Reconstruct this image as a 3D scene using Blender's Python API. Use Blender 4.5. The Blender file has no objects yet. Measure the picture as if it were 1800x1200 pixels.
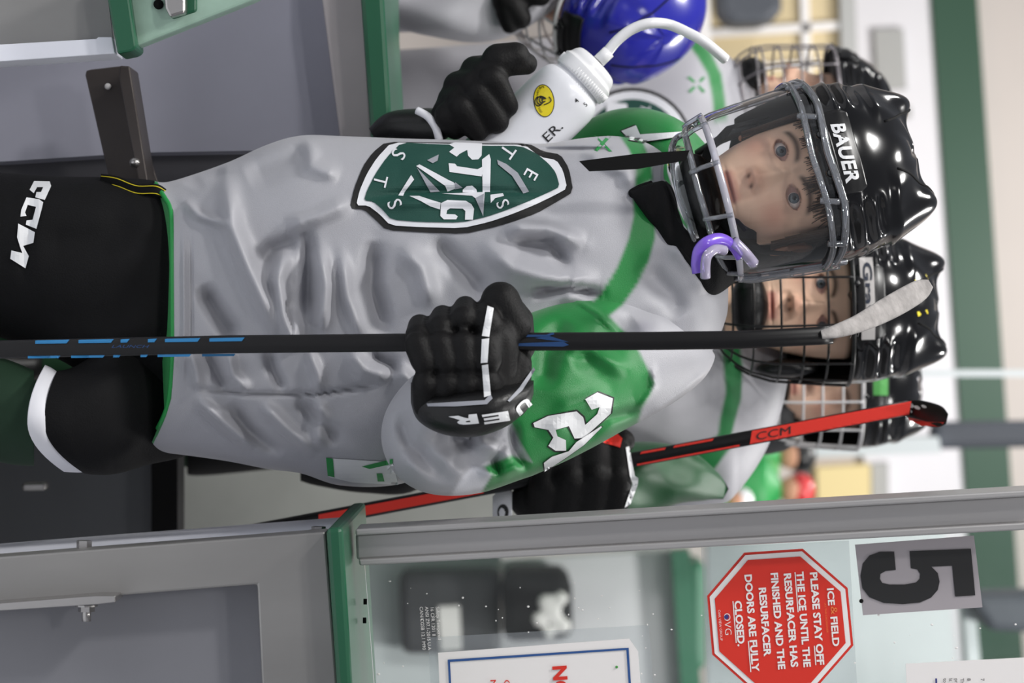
import bpy, bmesh, math, random
import numpy as np
from mathutils import Vector, Matrix
from mathutils.bvhtree import BVHTree
random.seed(3); np.random.seed(3)
SC = bpy.context.scene
COL = SC.collection
# ---------------------------------------------------------------- camera
F = 4250.0; H = 0.98; ROLL = math.radians(4)
FWD = np.array([0, 1, 0.]); CAM = np.array([0, 0, H])
RT = np.array([math.sin(ROLL), 0, math.cos(ROLL)])     # photograph's right edge = up in the place
DN = np.array([math.cos(ROLL), 0, -math.sin(ROLL)])    # photograph's bottom edge = right in the place
cam_d = bpy.data.cameras.new('camera'); cam = bpy.data.objects.new('camera', cam_d); COL.objects.link(cam)
cam_d.sensor_width = 36; cam_d.lens = 36 * F / 1800; cam_d.clip_start = 0.05; cam_d.clip_end = 100
cam.matrix_world = Matrix(((RT[0], -DN[0], 0, 0), (RT[1], -DN[1], -1, 0), (RT[2], -DN[2], 0, H), (0, 0, 0, 1)))
cam_d.dof.use_dof = True; cam_d.dof.focus_distance = 2.88; cam_d.dof.aperture_fstop = 5.0
SC.camera = cam
# ---------------------------------------------------------------- light
SC.view_settings.view_transform = 'Standard'; SC.view_settings.look = 'None'
SC.view_settings.exposure = 0.0; SC.view_settings.gamma = 1; SC.view_settings.use_curve_mapping = False
W = bpy.data.worlds.new('world'); SC.world = W; W.use_nodes = True
W.node_tree.nodes['Background'].inputs[0].default_value = (0.86, 0.9, 1.0, 1)
W.node_tree.nodes['Background'].inputs[1].default_value = 0.17

def area(name, loc, aim, size, power, col=(1, 1, 1), sy=None):
    l = bpy.data.lights.new(name, 'AREA'); l.energy = power; l.size = size; l.color = col
    if sy: l.shape = 'RECTANGLE'; l.size_y = sy
    o = bpy.data.objects.new(name, l); COL.objects.link(o); o.location = loc
    o.rotation_euler = (Vector(aim) - Vector(loc)).to_track_quat('-Z', 'Y').to_euler()
    return o
# rink ceiling lamps: a row over the ice on the camera's side, a few over the bench and behind
for i, (x, y, e) in enumerate([(-3.4, -1.2, 120), (-0.6, -2.5, 60), (3.4, -1.5, 25), (-2.0, 1.7, 125), (1.9, 1.9, 42), (-0.5, 3.7, 55), (-3.6, 5.5, 80), (1.9, 5.9, 140), (0, 9.0, 110)]):
    area('ceiling_lamp', (x, y, 4.6), (x * .4, y + (.9 if y < 3 else 0 if y < 5 else 2.6), 0), 0.55, e, (1, .985, .96))

# ---------------------------------------------------------------- helpers
def P(X, Y, d):
    X = np.asarray(X, float)[..., None]; Y = np.asarray(Y, float)[..., None]; d = np.asarray(d, float)[..., None]
    return CAM + FWD * d + ((X - 900) * RT + (Y - 600) * DN) * d / F

def S(r, g, b):
    f = lambda c: (c / 255 / 12.92) if c / 255 <= .04045 else ((c / 255 + .055) / 1.055) ** 2.4
    return (f(r), f(g), f(b), 1)

def mat(name, col, rough=.6, metal=0, spec=.5, noise=0, nscale=30, bump=0, bscale=200, attr=None, sheen=0, coat=0, stretch=None, emit=0, aniso=None):
    m = bpy.data.materials.new(name); m.use_nodes = True; nt = m.node_tree; b = nt.nodes['Principled BSDF']
    b.inputs['Roughness'].default_value = rough; b.inputs['Metallic'].default_value = metal
    b.inputs['Specular IOR Level'].default_value = spec
    if sheen: b.inputs['Sheen Weight'].default_value = sheen
    if coat: b.inputs['Coat Weight'].default_value = coat; b.inputs['Coat Roughness'].default_value = .05
    if emit: b.inputs['Emission Color'].default_value = col; b.inputs['Emission Strength'].default_value = emit
    tc = nt.nodes.new('ShaderNodeTexCoord'); mp = nt.nodes.new('ShaderNodeMapping'); nt.links.new(tc.outputs['Object'], mp.inputs[0])
    if stretch: mp.inputs['Scale'].default_value = stretch
    src = None
    if attr:
        a = nt.nodes.new('ShaderNodeAttribute'); a.attribute_name = attr; src = a.outputs['Color']
    if noise:
        n = nt.nodes.new('ShaderNodeTexNoise'); n.inputs['Scale'].default_value = nscale; n.inputs['Detail'].default_value = 5
        nt.links.new(mp.outputs[0], n.inputs['Vector'])
        r = nt.nodes.new('ShaderNodeMapRange'); r.inputs[1].default_value = .3; r.inputs[2].default_value = .7
        r.inputs[3].default_value = 1 - noise; r.inputs[4].default_value = 1 + noise * .5; nt.links.new(n.outputs[0], r.inputs[0])
        mx = nt.nodes.new('ShaderNodeVectorMath'); mx.operation = 'SCALE'; nt.links.new(r.outputs[0], mx.inputs['Scale'])
        if src: nt.links.new(src, mx.inputs[0])
        else: mx.inputs[0].default_value = col[:3]
        nt.links.new(mx.outputs[0], b.inputs['Base Color'])
    elif src: nt.links.new(src, b.inputs['Base Color'])
    else: b.inputs['Base Color'].default_value = col
    if bump:
        n2 = nt.nodes.new('ShaderNodeTexNoise'); n2.inputs['Scale'].default_value = bscale; n2.inputs['Detail'].default_value = 3
        nt.links.new(mp.outputs[0], n2.inputs['Vector'])
        bp = nt.nodes.new('ShaderNodeBump'); bp.inputs['Strength'].default_value = bump; bp.inputs['Distance'].default_value = .002
        nt.links.new(n2.outputs[0], bp.inputs['Height']); nt.links.new(bp.outputs[0], b.inputs['Normal'])
    return m

def clear_mat(name, tint=(1, 1, 1), body=.06, rough=.02, ior=1.45, bodycol=(.8, .85, .9), dirt=0, boost=1.0):
    m = bpy.data.materials.new(name); m.use_nodes = True; nt = m.node_tree; nt.nodes.clear()
    out = nt.nodes.new('ShaderNodeOutputMaterial'); tr = nt.nodes.new('ShaderNodeBsdfTransparent'); tr.inputs[0].default_value = (*tint, 1)
    df = nt.nodes.new('ShaderNodeBsdfDiffuse'); df.inputs[0].default_value = (*bodycol, 1)
    gl = nt.nodes.new('ShaderNodeBsdfGlossy'); gl.inputs['Roughness'].default_value = rough
    m1 = nt.nodes.new('ShaderNodeMixShader'); m1.inputs[0].default_value = body
    nt.links.new(tr.outputs[0], m1.inputs[1]); nt.links.new(df.outputs[0], m1.inputs[2])
    if dirt:
        tc = nt.nodes.new('ShaderNodeTexCoord'); n = nt.nodes.new('ShaderNodeTexNoise'); n.inputs['Scale'].default_value = 14; n.inputs['Detail'].default_value = 8
        nt.links.new(tc.outputs['Object'], n.inputs['Vector'])
        r = nt.nodes.new('ShaderNodeMapRange'); r.inputs[1].default_value = .4; r.inputs[2].default_value = .8; r.inputs[3].default_value = body; r.inputs[4].default_value = body + dirt
        nt.links.new(n.outputs[0], r.inputs[0]); nt.links.new(r.outputs[0], m1.inputs[0])
    fr = nt.nodes.new('ShaderNodeFresnel'); fr.inputs[0].default_value = ior
    mu = nt.nodes.new('ShaderNodeMath'); mu.operation = 'MULTIPLY'; mu.inputs[1].default_value = boost; mu.use_clamp = True
    nt.links.new(fr.outputs[0], mu.inputs[0])
    m2 = nt.nodes.new('ShaderNodeMixShader'); nt.links.new(mu.outputs[0], m2.inputs[0]); nt.links.new(m1.outputs[0], m2.inputs[1]); nt.links.new(gl.outputs[0], m2.inputs[2])
    nt.links.new(m2.outputs[0], out.inputs[0]); return m

M = {}
M['jersey'] = mat('jersey_fabric', S(160, 160, 165), .42, spec=.45, attr='dye', bump=.25, bscale=900, sheen=.15)
M['gray_fabric'] = mat('gray_fabric', S(186, 186, 192), .5, bump=.2, bscale=900)
M['white_fabric'] = mat('white_fabric', S(226, 226, 232), .55)
M['black_fabric'] = mat('black_fabric', S(12, 12, 14), .8, spec=.2, bump=.3, bscale=500, noise=.15)
M['black_glove'] = mat('black_glove', S(6, 5, 6), .6, spec=.25, bump=.3, bscale=350)
M['black_leather'] = mat('black_leather', S(13, 13, 14), .4, spec=.4, bump=.2, bscale=250)
M['green_fabric'] = mat('green_fabric', S(28, 140, 66), .5)
M['teal_twill'] = mat('teal_twill', S(7, 66, 56), .65, bump=.3, bscale=1200)
M['black_twill'] = mat('black_twill', S(8, 7, 8), .7)
M['white_twill'] = mat('white_twill', S(222, 223, 228), .6)
M['gray_twill'] = mat('gray_twill', S(150, 152, 160), .6)
M['white_print'] = mat('white_print', S(225, 226, 228), .5)
M['black_print'] = mat('black_print', S(22, 22, 24), .5)
M['helmet_black'] = mat('helmet_black', S(12, 12, 14), .16, spec=.6, coat=.2)
M['helmet_matte'] = mat('helmet_matte', S(14, 14, 16), .33, spec=.5)
M['helmet_blue'] = mat('helmet_blue', S(36, 38, 150), .2, spec=.6, coat=.2)
M['black_hole'] = mat('black_foam', S(9, 9, 10), .8, spec=.2)
M['wire_black'] = mat('wire_black', S(16, 16, 17), .35)
M['wire_white'] = mat('wire_white', S(205, 203, 203), .3)
M['wire_silver'] = mat('wire_silver', S(150, 145, 148), .3, metal=.5)
M['skin'] = mat('skin', S(215, 165, 140), .5, spec=.4, attr='dye')
M['skin_plain'] = mat('skin_plain', S(214, 158, 130), .55)
M['hair'] = mat('hair', S(76, 56, 42), .55, bump=.8, bscale=150, stretch=(8, 8, 1))
M['eye_white'] = mat('eye_white', S(225, 215, 210), .15, spec=.5, coat=.5)
M['iris'] = mat('iris', S(84, 96, 104), .15, coat=1)
M['pupil'] = mat('pupil', S(8, 8, 8), .08, coat=1)
M['visor'] = clear_mat('clear_visor', (.97, .98, .98), .015, boost=1.6)
M['clear_bar'] = clear_mat('clear_plastic', (.78, .81, .86), .13, .04, 1.6, (.85, .87, .93), boost=2.0)
M['clear_white'] = clear_mat('milky_clear_plastic', (.8, .82, .88), .5, .08, 1.6, (.82, .8, .9), boost=1.5)
M['glass'] = clear_mat('rink_glass', (.965, .985, .978), .008, .01, 1.45, (.75, .8, .78), dirt=.035)
M['film'] = clear_mat('plastic_sleeve', (.96, .97, .97), .10, .1, 1.5, boost=1.3)
M['purple'] = mat('purple_silicone', S(122, 88, 205), .25, spec=.6, coat=.3)
M['lilac'] = clear_mat('lilac_clear_silicone', (.75, .68, .9), .45, .15, 1.45, (.72, .66, .86))
M['bottle'] = mat('bottle_plastic', S(226, 227, 232), .3, spec=.5, noise=.03, nscale=30)
M['bottle'].node_tree.nodes['Principled BSDF'].inputs['Subsurface Weight'].default_value = .0
M['white_plastic'] = mat('white_plastic', S(232, 232, 234), .25)
M['yellow'] = mat('yellow_sticker', S(225, 205, 30), .4)
M['alu'] = mat('aluminium', S(150, 148, 146), .38, metal=.55, noise=.12, nscale=9, stretch=(1, 1, .3), bump=.1, bscale=60)
M['alu_rail'] = mat('aluminium_rail', S(178, 176, 176), .35, metal=.5, noise=.05, nscale=12, stretch=(6, 6, .4))
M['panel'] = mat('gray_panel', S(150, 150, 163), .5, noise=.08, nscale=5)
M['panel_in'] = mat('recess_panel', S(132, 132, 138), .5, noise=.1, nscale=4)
M['panel_dark'] = mat('dark_panel', S(62, 62, 66), .55, noise=.3, nscale=8)
M['white_board'] = mat('white_board', S(236, 237, 246), .4, noise=.04, nscale=12)
M['beige_board'] = mat('beige_board', S(176, 169, 170), .5, noise=.08, nscale=10)
M['pale_board'] = mat('pale_board', S(168, 170, 164), .45, noise=.12, nscale=6)
M['green_hdpe'] = mat('green_plastic_cap', S(26, 84, 58), .3, noise=.06, nscale=12, bump=.15, bscale=30)
M['mint_hdpe'] = mat('mint_plastic_face', S(150, 178, 162), .4, noise=.12, nscale=40)
M['steel'] = mat('steel', S(175, 172, 170), .25, metal=.9)
M['dark_steel'] = mat('dark_steel', S(72, 66, 64), .4, metal=.5, noise=.15, nscale=14)
M['black_rubber'] = mat('black_rubber', S(10, 10, 11), .8, spec=.2)
M['stick_black'] = mat('stick_black', S(13, 12, 14), .35, spec=.4)
M['stick_blue'] = mat('stick_blue', S(38, 120, 175), .35)
M['stick_blue_dull'] = mat('stick_blue_dull', S(24, 62, 110), .35)
M['stick_red'] = mat('stick_red', S(222, 52, 40), .35)
M['tape'] = mat('white_tape', S(150, 146, 144), .8, bump=.8, bscale=120, noise=.3, nscale=60)
M['name_tape'] = mat('name_tape', S(196, 192, 190), .6)
M['green_tape'] = mat('green_tape', S(72, 150, 70), .6)
M['sign_red'] = mat('sign_red', S(212, 48, 34), .4)
M['sign_white'] = mat('sign_white', S(232, 228, 226), .45)
M['sign_gray'] = mat('sign_gray', S(158, 152, 156), .5)
M['sign_blue'] = mat('sign_blue', S(38, 80, 140), .5)
M['navy'] = mat('navy', S(45, 50, 120), .5)
M['orange'] = mat('orange_print', S(225, 120, 60), .5)
M['red_helmet'] = mat('red_plastic', S(205, 60, 62), .3)

def finish(name, me, material, parent, smooth=True, base=None):
    o = bpy.data.objects.new(name, me)
    if material is not None: me.materials.append(M[material] if isinstance(material, str) else material)
    COL.objects.link(o)
    if smooth: me.polygons.foreach_set('use_smooth', [True] * len(me.polygons))
    if parent is not None:
        org = parent.get('_o'); org = np.array(org)
        o.parent = parent; o['_o'] = list(org)
    else:
        n = len(me.vertices); co = np.empty(n * 3); me.vertices.foreach_get('co', co); co = co.reshape(-1, 3)
        org = np.array([(co[:, 0].min() + co[:, 0].max()) / 2, (co[:, 1].min() + co[:, 1].max()) / 2, co[:, 2].min()]) if base is None else np.array(base)
        o.location = org; o['_o'] = list(map(float, org))
    n = len(me.vertices); co = np.empty(n * 3); me.vertices.foreach_get('co', co); co = co.reshape(-1, 3) - org
    me.vertices.foreach_set('co', co.ravel()); me.update()
    return o

def mesh_from(name, V, Fc):
    me = bpy.data.meshes.new(name); me.from_pydata(np.asarray(V).tolist(), [], [tuple(int(i) for i in f) for f in Fc]); me.update(); return me

def thing(name, label, cat, base, group=None):
    o = bpy.data.objects.new(name, None); COL.objects.link(o); o.location = base; o.empty_display_size = .05
    o['_o'] = [float(v) for v in base]; o['label'] = label; o['category'] = cat
    if group: o['group'] = group
    return o

def tag(o, label, cat, group=None):
    o['label'] = label; o['category'] = cat
    if group: o['group'] = group
    return o

class MB:
    def __init__(s): s.V = []; s.F = []; s.mi = []; s.n = 0
    def add(s, V, Fc, mi=0):
        V = np.asarray(V, float).reshape(-1, 3); s.V.append(V); s.F += [tuple(int(i) + s.n for i in f) for f in Fc]; s.mi += [mi] * len(Fc); s.n += len(V); return s
    def build(s, name, mats, parent=None, smooth=True, fix=True, base=None):
        me = mesh_from(name, np.vstack(s.V), s.F)
        if fix:
            bm = bmesh.new(); bm.from_mesh(me); bmesh.ops.recalc_face_normals(bm, faces=bm.faces); bm.to_mesh(me); bm.free()
        if not isinstance(mats, (list, tuple)): mats = [mats]
        for m in mats: me.materials.append(M[m] if isinstance(m, str) else m)
        me.polygons.foreach_set('material_index', s.mi)
        return finish(name, me, None, parent, smooth, base)

def grid_faces(nu, nv, closev=True):
    Fc = []
    for i in range(nu - 1):
        for j in range(nv if closev else nv - 1):
            j2 = (j + 1) % nv
            Fc.append((i * nv + j, i * nv + j2, (i + 1) * nv + j2, (i + 1) * nv + j))
    return Fc

def spline(K, n):
    K = np.asarray(K, float); m = len(K); t = np.linspace(0, m - 1, n); i = np.clip(t.astype(int), 0, m - 2); f = (t - i)[:, None]
    p0 = K[np.maximum(i - 1, 0)]; p1 = K[i]; p2 = K[i + 1]; p3 = K[np.minimum(i + 2, m - 1)]
    return .5 * ((2 * p1) + (-p0 + p2) * f + (2 * p0 - 5 * p1 + 4 * p2 - p3) * f ** 2 + (-p0 + 3 * p1 - 3 * p2 + p3) * f ** 3)

def tube_world(pts, r, ns=10, caps=True, flat=1.0, up=None):
    """tube along world points; r scalar or list"""
    pts = np.asarray(pts, float); n = len(pts); r = np.broadcast_to(np.asarray(r, float), (n,))
    T = np.gradient(pts, axis=0); T /= np.linalg.norm(T, axis=1)[:, None] + 1e-12
    V = []; u = np.array([0, 0, 1.]) if up is None else np.asarray(up, float)
    for i in range(n):
        a = u - T[i] * np.dot(u, T[i])
        if np.linalg.norm(a) < 1e-3: a = np.cross(T[i], [1, 0.3, 0])
        a /= np.linalg.norm(a); b = np.cross(T[i], a)
        if up is None: u = a
        for k in range(ns):
            th = 2 * math.pi * k / ns; V.append(pts[i] + r[i] * (math.cos(th) * a + math.sin(th) * b * flat))
    Fc = grid_faces(n, ns)
    if caps: Fc += [tuple(range(ns))[::-1], tuple((n - 1) * ns + k for k in range(ns))]
    return V, Fc

def ptube(pts, rpx, ns=10, n=None, flat=1.0):
    """tube whose points are (X, Y, depth) in photo pixels; rpx radius in px"""
    pts = np.asarray(pts, float)
    if n: 
        rr = np.broadcast_to(np.asarray(rpx, float), (len(pts),)); q = spline(np.column_stack([pts, rr]), n); pts = q[:, :3]; rpx = q[:, 3]
    w = P(pts[:, 0], pts[:, 1], pts[:, 2]); r = np.asarray(rpx) * pts[:, 2] / F
    return tube_world(w, r, ns, flat=flat, up=None if flat == 1 else -FWD)

def slab(poly, d, t, dd=None):
    """polygon in photo px on the plane at depth d, extruded straight back by t metres. dd: depth per vertex"""
    poly = np.asarray(poly, float); n = len(poly); dv = np.full(n, d, float) if dd is None else np.asarray(dd, float)
    A = P(poly[:, 0], poly[:, 1], dv); B = A + FWD * t
    return np.vstack([A, B]), [tuple(range(n)), tuple(range(2 * n - 1, n - 1, -1))] + [(i, (i + 1) % n, n + (i + 1) % n, n + i) for i in range(n)]

def bevel(o, w, seg=2):
    m = o.modifiers.new('bevel', 'BEVEL'); m.width = w; m.segments = seg; m.limit_method = 'ANGLE'; m.harden_normals = False
    o.data.polygons.foreach_set('use_smooth', [False] * len(o.data.polygons)); return o

def slab_obj(name, poly, d, t, m, parent=None, bev=0, dd=None):
    o = MB().add(*slab(poly, d, t, dd)).build(name, m, parent, smooth=False)
    if bev: bevel(o, bev)
    return o

def struct(o): o['kind'] = 'structure'; return o

def blob(V0, c, r, nu=10, nv=14):
    pass

def sphere(c, r, nu=12, nv=16, R=None):
    c = np.asarray(c, float); r = np.broadcast_to(np.asarray(r, float), (3,)); V = []
    for i in range(nu + 1):
        ph = -math.pi / 2 + math.pi * i / nu
        for j in range(nv):
            th = 2 * math.pi * j / nv; V.append([math.cos(ph) * math.cos(th), math.cos(ph) * math.sin(th), math.sin(ph)])
    V = np.array(V) * r
    if R is not None: V = V @ np.asarray(R).T
    return V + c, grid_faces(nu + 1, nv)

def in_poly(X, Y, poly):
    X = np.asarray(X); Y = np.asarray(Y); r = np.zeros(X.shape, bool); n = len(poly)
    for i in range(n):
        x0, y0 = poly[i]; x1, y1 = poly[(i + 1) % n]
        if y0 == y1: continue
        c = ((y0 > Y) != (y1 > Y)) & (X < (x1 - x0) * (Y - y0) / (y1 - y0) + x0); r ^= c
    return r

def ridge(X, Y, pts, sig, amp):
    """rounded ridge (metres) along a polyline, fading at its ends"""
    best = np.full(X.shape, 1e9); tt = np.zeros(X.shape); L = [0]
    for a, b in zip(pts[:-1], pts[1:]): L.append(L[-1] + math.hypot(b[0] - a[0], b[1] - a[1]))
    for k, (a, b) in enumerate(zip(pts[:-1], pts[1:])):
        dx, dy = b[0] - a[0], b[1] - a[1]; l2 = dx * dx + dy * dy
        t = np.clip(((X - a[0]) * dx + (Y - a[1]) * dy) / l2, 0, 1)
        d = np.hypot(X - a[0] - t * dx, Y - a[1] - t * dy); m = d < best; best = np.where(m, d, best); tt = np.where(m, (L[k] + t * math.sqrt(l2)) / L[-1], tt)
    env = np.clip(np.sin(np.pi * np.clip(tt, .02, .98)) * 1.6, 0, 1)
    return amp * env * np.exp(-(best / sig) ** 2)

def loft(K, nu, nv, e=2.0, normal=None, fold=None, warp=None, cap=True):
    """K rows: X, Y, depth, half width px, half depth m. Returns verts, faces, (X,Y) of every vertex"""
    q = spline(K, nu); X, Y, D, A, B = q.T
    T = np.stack([np.gradient(X), np.gradient(Y)], 1); T /= np.linalg.norm(T, axis=1)[:, None] + 1e-9
    N = np.stack([-T[:, 1], T[:, 0]], 1) if normal is None else np.tile(np.array(normal, float), (nu, 1))
    th = np.linspace(0, 2 * math.pi, nv, endpoint=False)
    c, s = np.cos(th), np.sin(th); k = 2.0 / e; c2 = np.sign(c) * np.abs(c) ** k; s2 = np.sign(s) * np.abs(s) ** k
    XX = X[:, None] + N[:, :1] * A[:, None] * c2; YY = Y[:, None] + N[:, 1:] * A[:, None] * c2; DD = D[:, None] + B[:, None] * s2
    if warp: XX, YY = warp(XX, YY)
    if fold:
        w = np.clip(-s, 0, 1) ** .4; DD = DD - fold(XX, YY) * w
    V = P(XX, YY, DD).reshape(-1, 3); Fc = grid_faces(nu, nv)
    if cap: Fc += [tuple(range(nv))[::-1], tuple((nu - 1) * nv + j for j in range(nv))]
    return V, Fc, XX.ravel(), YY.ravel()

def set_dye(o, cols):
    a = o.data.color_attributes.new('dye', 'FLOAT_COLOR', 'POINT'); cols = np.asarray(cols, float)
    if cols.shape[1] == 3: cols = np.column_stack([cols, np.ones(len(cols))])
    a.data.foreach_set('color', cols.ravel())

def world_co(o):
    n = len(o.data.vertices); co = np.empty(n * 3); o.data.vertices.foreach_get('co', co); return co.reshape(-1, 3) + np.array(o['_o'])

def bvh_of(objs):
    V = []; Fc = []; n = 0
    for o in (objs if isinstance(objs, (list, tuple)) else [objs]):
        co = world_co(o); V.append(co); Fc += [tuple(v + n for v in p.vertices) for p in o.data.polygons]; n += len(co)
    return BVHTree.FromPolygons([Vector(v) for v in np.vstack(V)], Fc)

def poly_tris(polys, step=None):
    """list of 2D outlines (even-odd filled) -> verts2d, faces"""
    bm = bmesh.new()
    for poly in polys:
        vs = [bm.verts.new((x, y, 0)) for x, y in poly]
        for i in range(len(vs)): bm.edges.new((vs[i], vs[(i + 1) % len(vs)]))
    bmesh.ops.triangle_fill(bm, use_beauty=True, use_dissolve=False, edges=bm.edges)
    if step: cut(bm, step)
    bm.verts.index_update(); V = np.array([v.co[:2] for v in bm.verts]); Fc = [tuple(v.index for v in f.verts) for f in bm.faces]; bm.free(); return V, Fc

def cut(bm, step):
    xs = [v.co.x for v in bm.verts]; ys = [v.co.y for v in bm.verts]
    for ax, lo, hi in ((0, min(xs), max(xs)), (1, min(ys), max(ys))):
        k = lo + step
        while k < hi:
            co = (k, 0, 0) if ax == 0 else (0, k, 0); no = (1, 0, 0) if ax == 0 else (0, 1, 0)
            bmesh.ops.bisect_plane(bm, geom=bm.verts[:] + bm.edges[:] + bm.faces[:], plane_co=co, plane_no=no, dist=1e-4); k += step

def text2d(s, size=1.0, bold=0.0, align='LEFT', xs=1.0, shear=0, spacing=1.0):
    cu = bpy.data.curves.new('t', 'FONT'); cu.body = s; cu.size = size; cu.offset = bold; cu.align_x = align; cu.resolution_u = 3; cu.shear = shear; cu.space_character = spacing; cu.space_line = .9
    o = bpy.data.objects.new('t', cu); me = o.to_mesh(); V = np.array([v.co[:2] for v in me.vertices]); Fc = [tuple(p.vertices) for p in me.polygons]
    o.to_mesh_clear(); bpy.data.objects.remove(o); bpy.data.curves.remove(cu)
    V = V * [xs, 1]; return V, Fc

def place_text(VF, X, Y, ang=0, flip=False):
    """lay 2D text on the photo plane: it runs towards the photo's bottom, its top points to the photo's right. ang turns it (deg)"""
    V, Fc = VF; a = math.radians(ang); u = np.array([-math.sin(a), math.cos(a)]); v = np.array([math.cos(a), math.sin(a)])
    return np.array([X, Y]) + V[:, :1] * u + V[:, 1:] * v, Fc

def drape(VF, bvh, off=.001, step=None, dmax=None):
    """lay 2D photo-px shapes onto a surface"""
    V, Fc = VF
    if step:
        bm = bmesh.new(); vs = [bm.verts.new((x, y, 0)) for x, y in V]
        for f in Fc:
            try: bm.faces.new([vs[i] for i in f])
            except ValueError: pass
        cut(bm, step); bm.verts.index_update(); V = np.array([v.co[:2] for v in bm.verts]); Fc = [tuple(v.index for v in f.verts) for f in bm.faces]; bm.free()
    W3 = P(V[:, 0], V[:, 1], np.full(len(V), 1.0)); out = []; dep = []
    for w in W3:
        dr = Vector(w - CAM).normalized(); hit = bvh.ray_cast(Vector(CAM), dr)
        if hit[0] is None: dep.append(np.nan)
        else: dep.append(hit[0].y)
    dep = np.array(dep); med = np.nanmedian(dep)
    bad = np.isnan(dep) | (np.abs(dep - med) > (dmax or 9))
    good = np.where(~bad)[0]
    if len(good) == 0:
        print('DRAPE MISS', V.mean(0)); n = bvh.find_nearest(Vector(P(V[:, 0].mean(), V[:, 1].mean(), 2.9))); dep[:] = n[0].y; good = np.arange(0); bad[:] = False
    for i in np.where(bad)[0]:
        k = good[np.argmin(((V[good] - V[i]) ** 2).sum(1))]; dep[i] = dep[k]
    return P(V[:, 0], V[:, 1], dep - off), Fc

def decal(name, VF, bvh, m, parent, off=.001, step=None, dmax=None):
    V, Fc = drape(VF, bvh, off, step, dmax); return MB().add(V, Fc).build(name, m, parent, smooth=False, fix=False)

def remesh(name, mb, m, parent, voxel=.003, smooth=6, base=None, mats=None):
    me = mesh_from('t', np.vstack(mb.V), mb.F); o = bpy.data.objects.new('t', me); COL.objects.link(o)
    bm = bmesh.new(); bm.from_mesh(me); bmesh.ops.recalc_face_normals(bm, faces=bm.faces); bm.to_mesh(me); bm.free()
    r = o.modifiers.new('r', 'REMESH'); r.mode = 'VOXEL'; r.voxel_size = voxel
    if smooth: s = o.modifiers.new('s', 'SMOOTH'); s.iterations = smooth; s.factor = .5
    dg = bpy.context.evaluated_depsgraph_get(); me2 = bpy.data.meshes.new_from_object(o.evaluated_get(dg)); bpy.data.objects.remove(o)
    me2.materials.clear(); return finish(name, me2, m, parent, True, base)

def caps(mb, chain, ns=14):
    """rounded limb segments through (X,Y,d,rpx) photo points"""
    for a, b in zip(chain[:-1], chain[1:]):
        A = P(*a[:3]); B = P(*b[:3]); ra = a[3] * a[2] / F; rb = b[3] * b[2] / F
        n = 7; L = np.linalg.norm(B - A); ax = (B - A) / (L + 1e-9); pts = []; rs = []
        for k in range(n): t = math.pi / 2 * k / (n - 1); pts.append(A - ax * ra * math.cos(t)); rs.append(max(ra * math.sin(t), 1e-4))
        for k in range(n): t = math.pi / 2 * k / (n - 1); pts.append(B + ax * rb * math.sin(t)); rs.append(max(rb * math.cos(t), 1e-4))
        mb.add(*tube_world(pts, rs, ns))
    return mb

# ---------------------------------------------------------------- setting
FZ = 0.0
def box(x0, x1, y0, y1, z0, z1):
    V = [(x, y, z) for z in (z0, z1) for x, y in ((x0, y0), (x1, y0), (x1, y1), (x0, y1))]
    return V, [(0, 3, 2, 1), (4, 5, 6, 7), (0, 1, 5, 4), (1, 2, 6, 5), (2, 3, 7, 6), (3, 0, 4, 7)]
M['floor'] = mat('rubber_floor', S(96, 96, 98), .7, noise=.2, nscale=8)
M['wall'] = mat('beige_wall', S(205, 196, 190), .8, noise=.02, nscale=3)
M['wall_white'] = mat('white_wall', S(226, 224, 228), .6, noise=.02, nscale=3)
M['wall_green'] = mat('green_band', S(12, 66, 42), .5)
struct(MB().add(*box(-9, 9, 3.0, 15, -.05, 0)).build('floor', 'floor', smooth=False))
M['ice'] = mat('rink_ice', S(205, 209, 216), .25, noise=.03, nscale=4)
struct(MB().add(*box(-9, 9, -7, 3.0, -.05, -.004)).build('floor_ice', 'ice', smooth=False))
BW = 12.0
M['rink_wall'] = mat('rink_wall_white', S(222, 222, 226), .6)
struct(MB().add(*box(-7.2, -7.05, -7, 15, 0, 3.2)).build('wall_left', 'rink_wall', smooth=False))
struct(MB().add(*box(7.05, 7.2, -7, 15, 0, 3.2)).build('wall_right', 'rink_wall', smooth=False))
struct(MB().add(*box(-7.05, 7.05, -7.2, -7.05, 0, 3.2)).build('wall_front', 'rink_wall', smooth=False))
struct(MB().add(*box(-7, 7, BW, BW + .15, 0, 6)).build('wall_back', 'wall', smooth=False))
def bwz(Xpx, d=BW): return H + (Xpx - 900) * d / F
struct(MB().add(*box(-6.9, 6.9, BW - .06, BW, bwz(1500), bwz(1672))).build('trim_1', 'wall_white', smooth=False))
struct(MB().add(*box(-6.9, 6.9, BW - .09, BW, bwz(1672), bwz(1752))).build('trim_2', 'wall_green', smooth=False))

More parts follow.
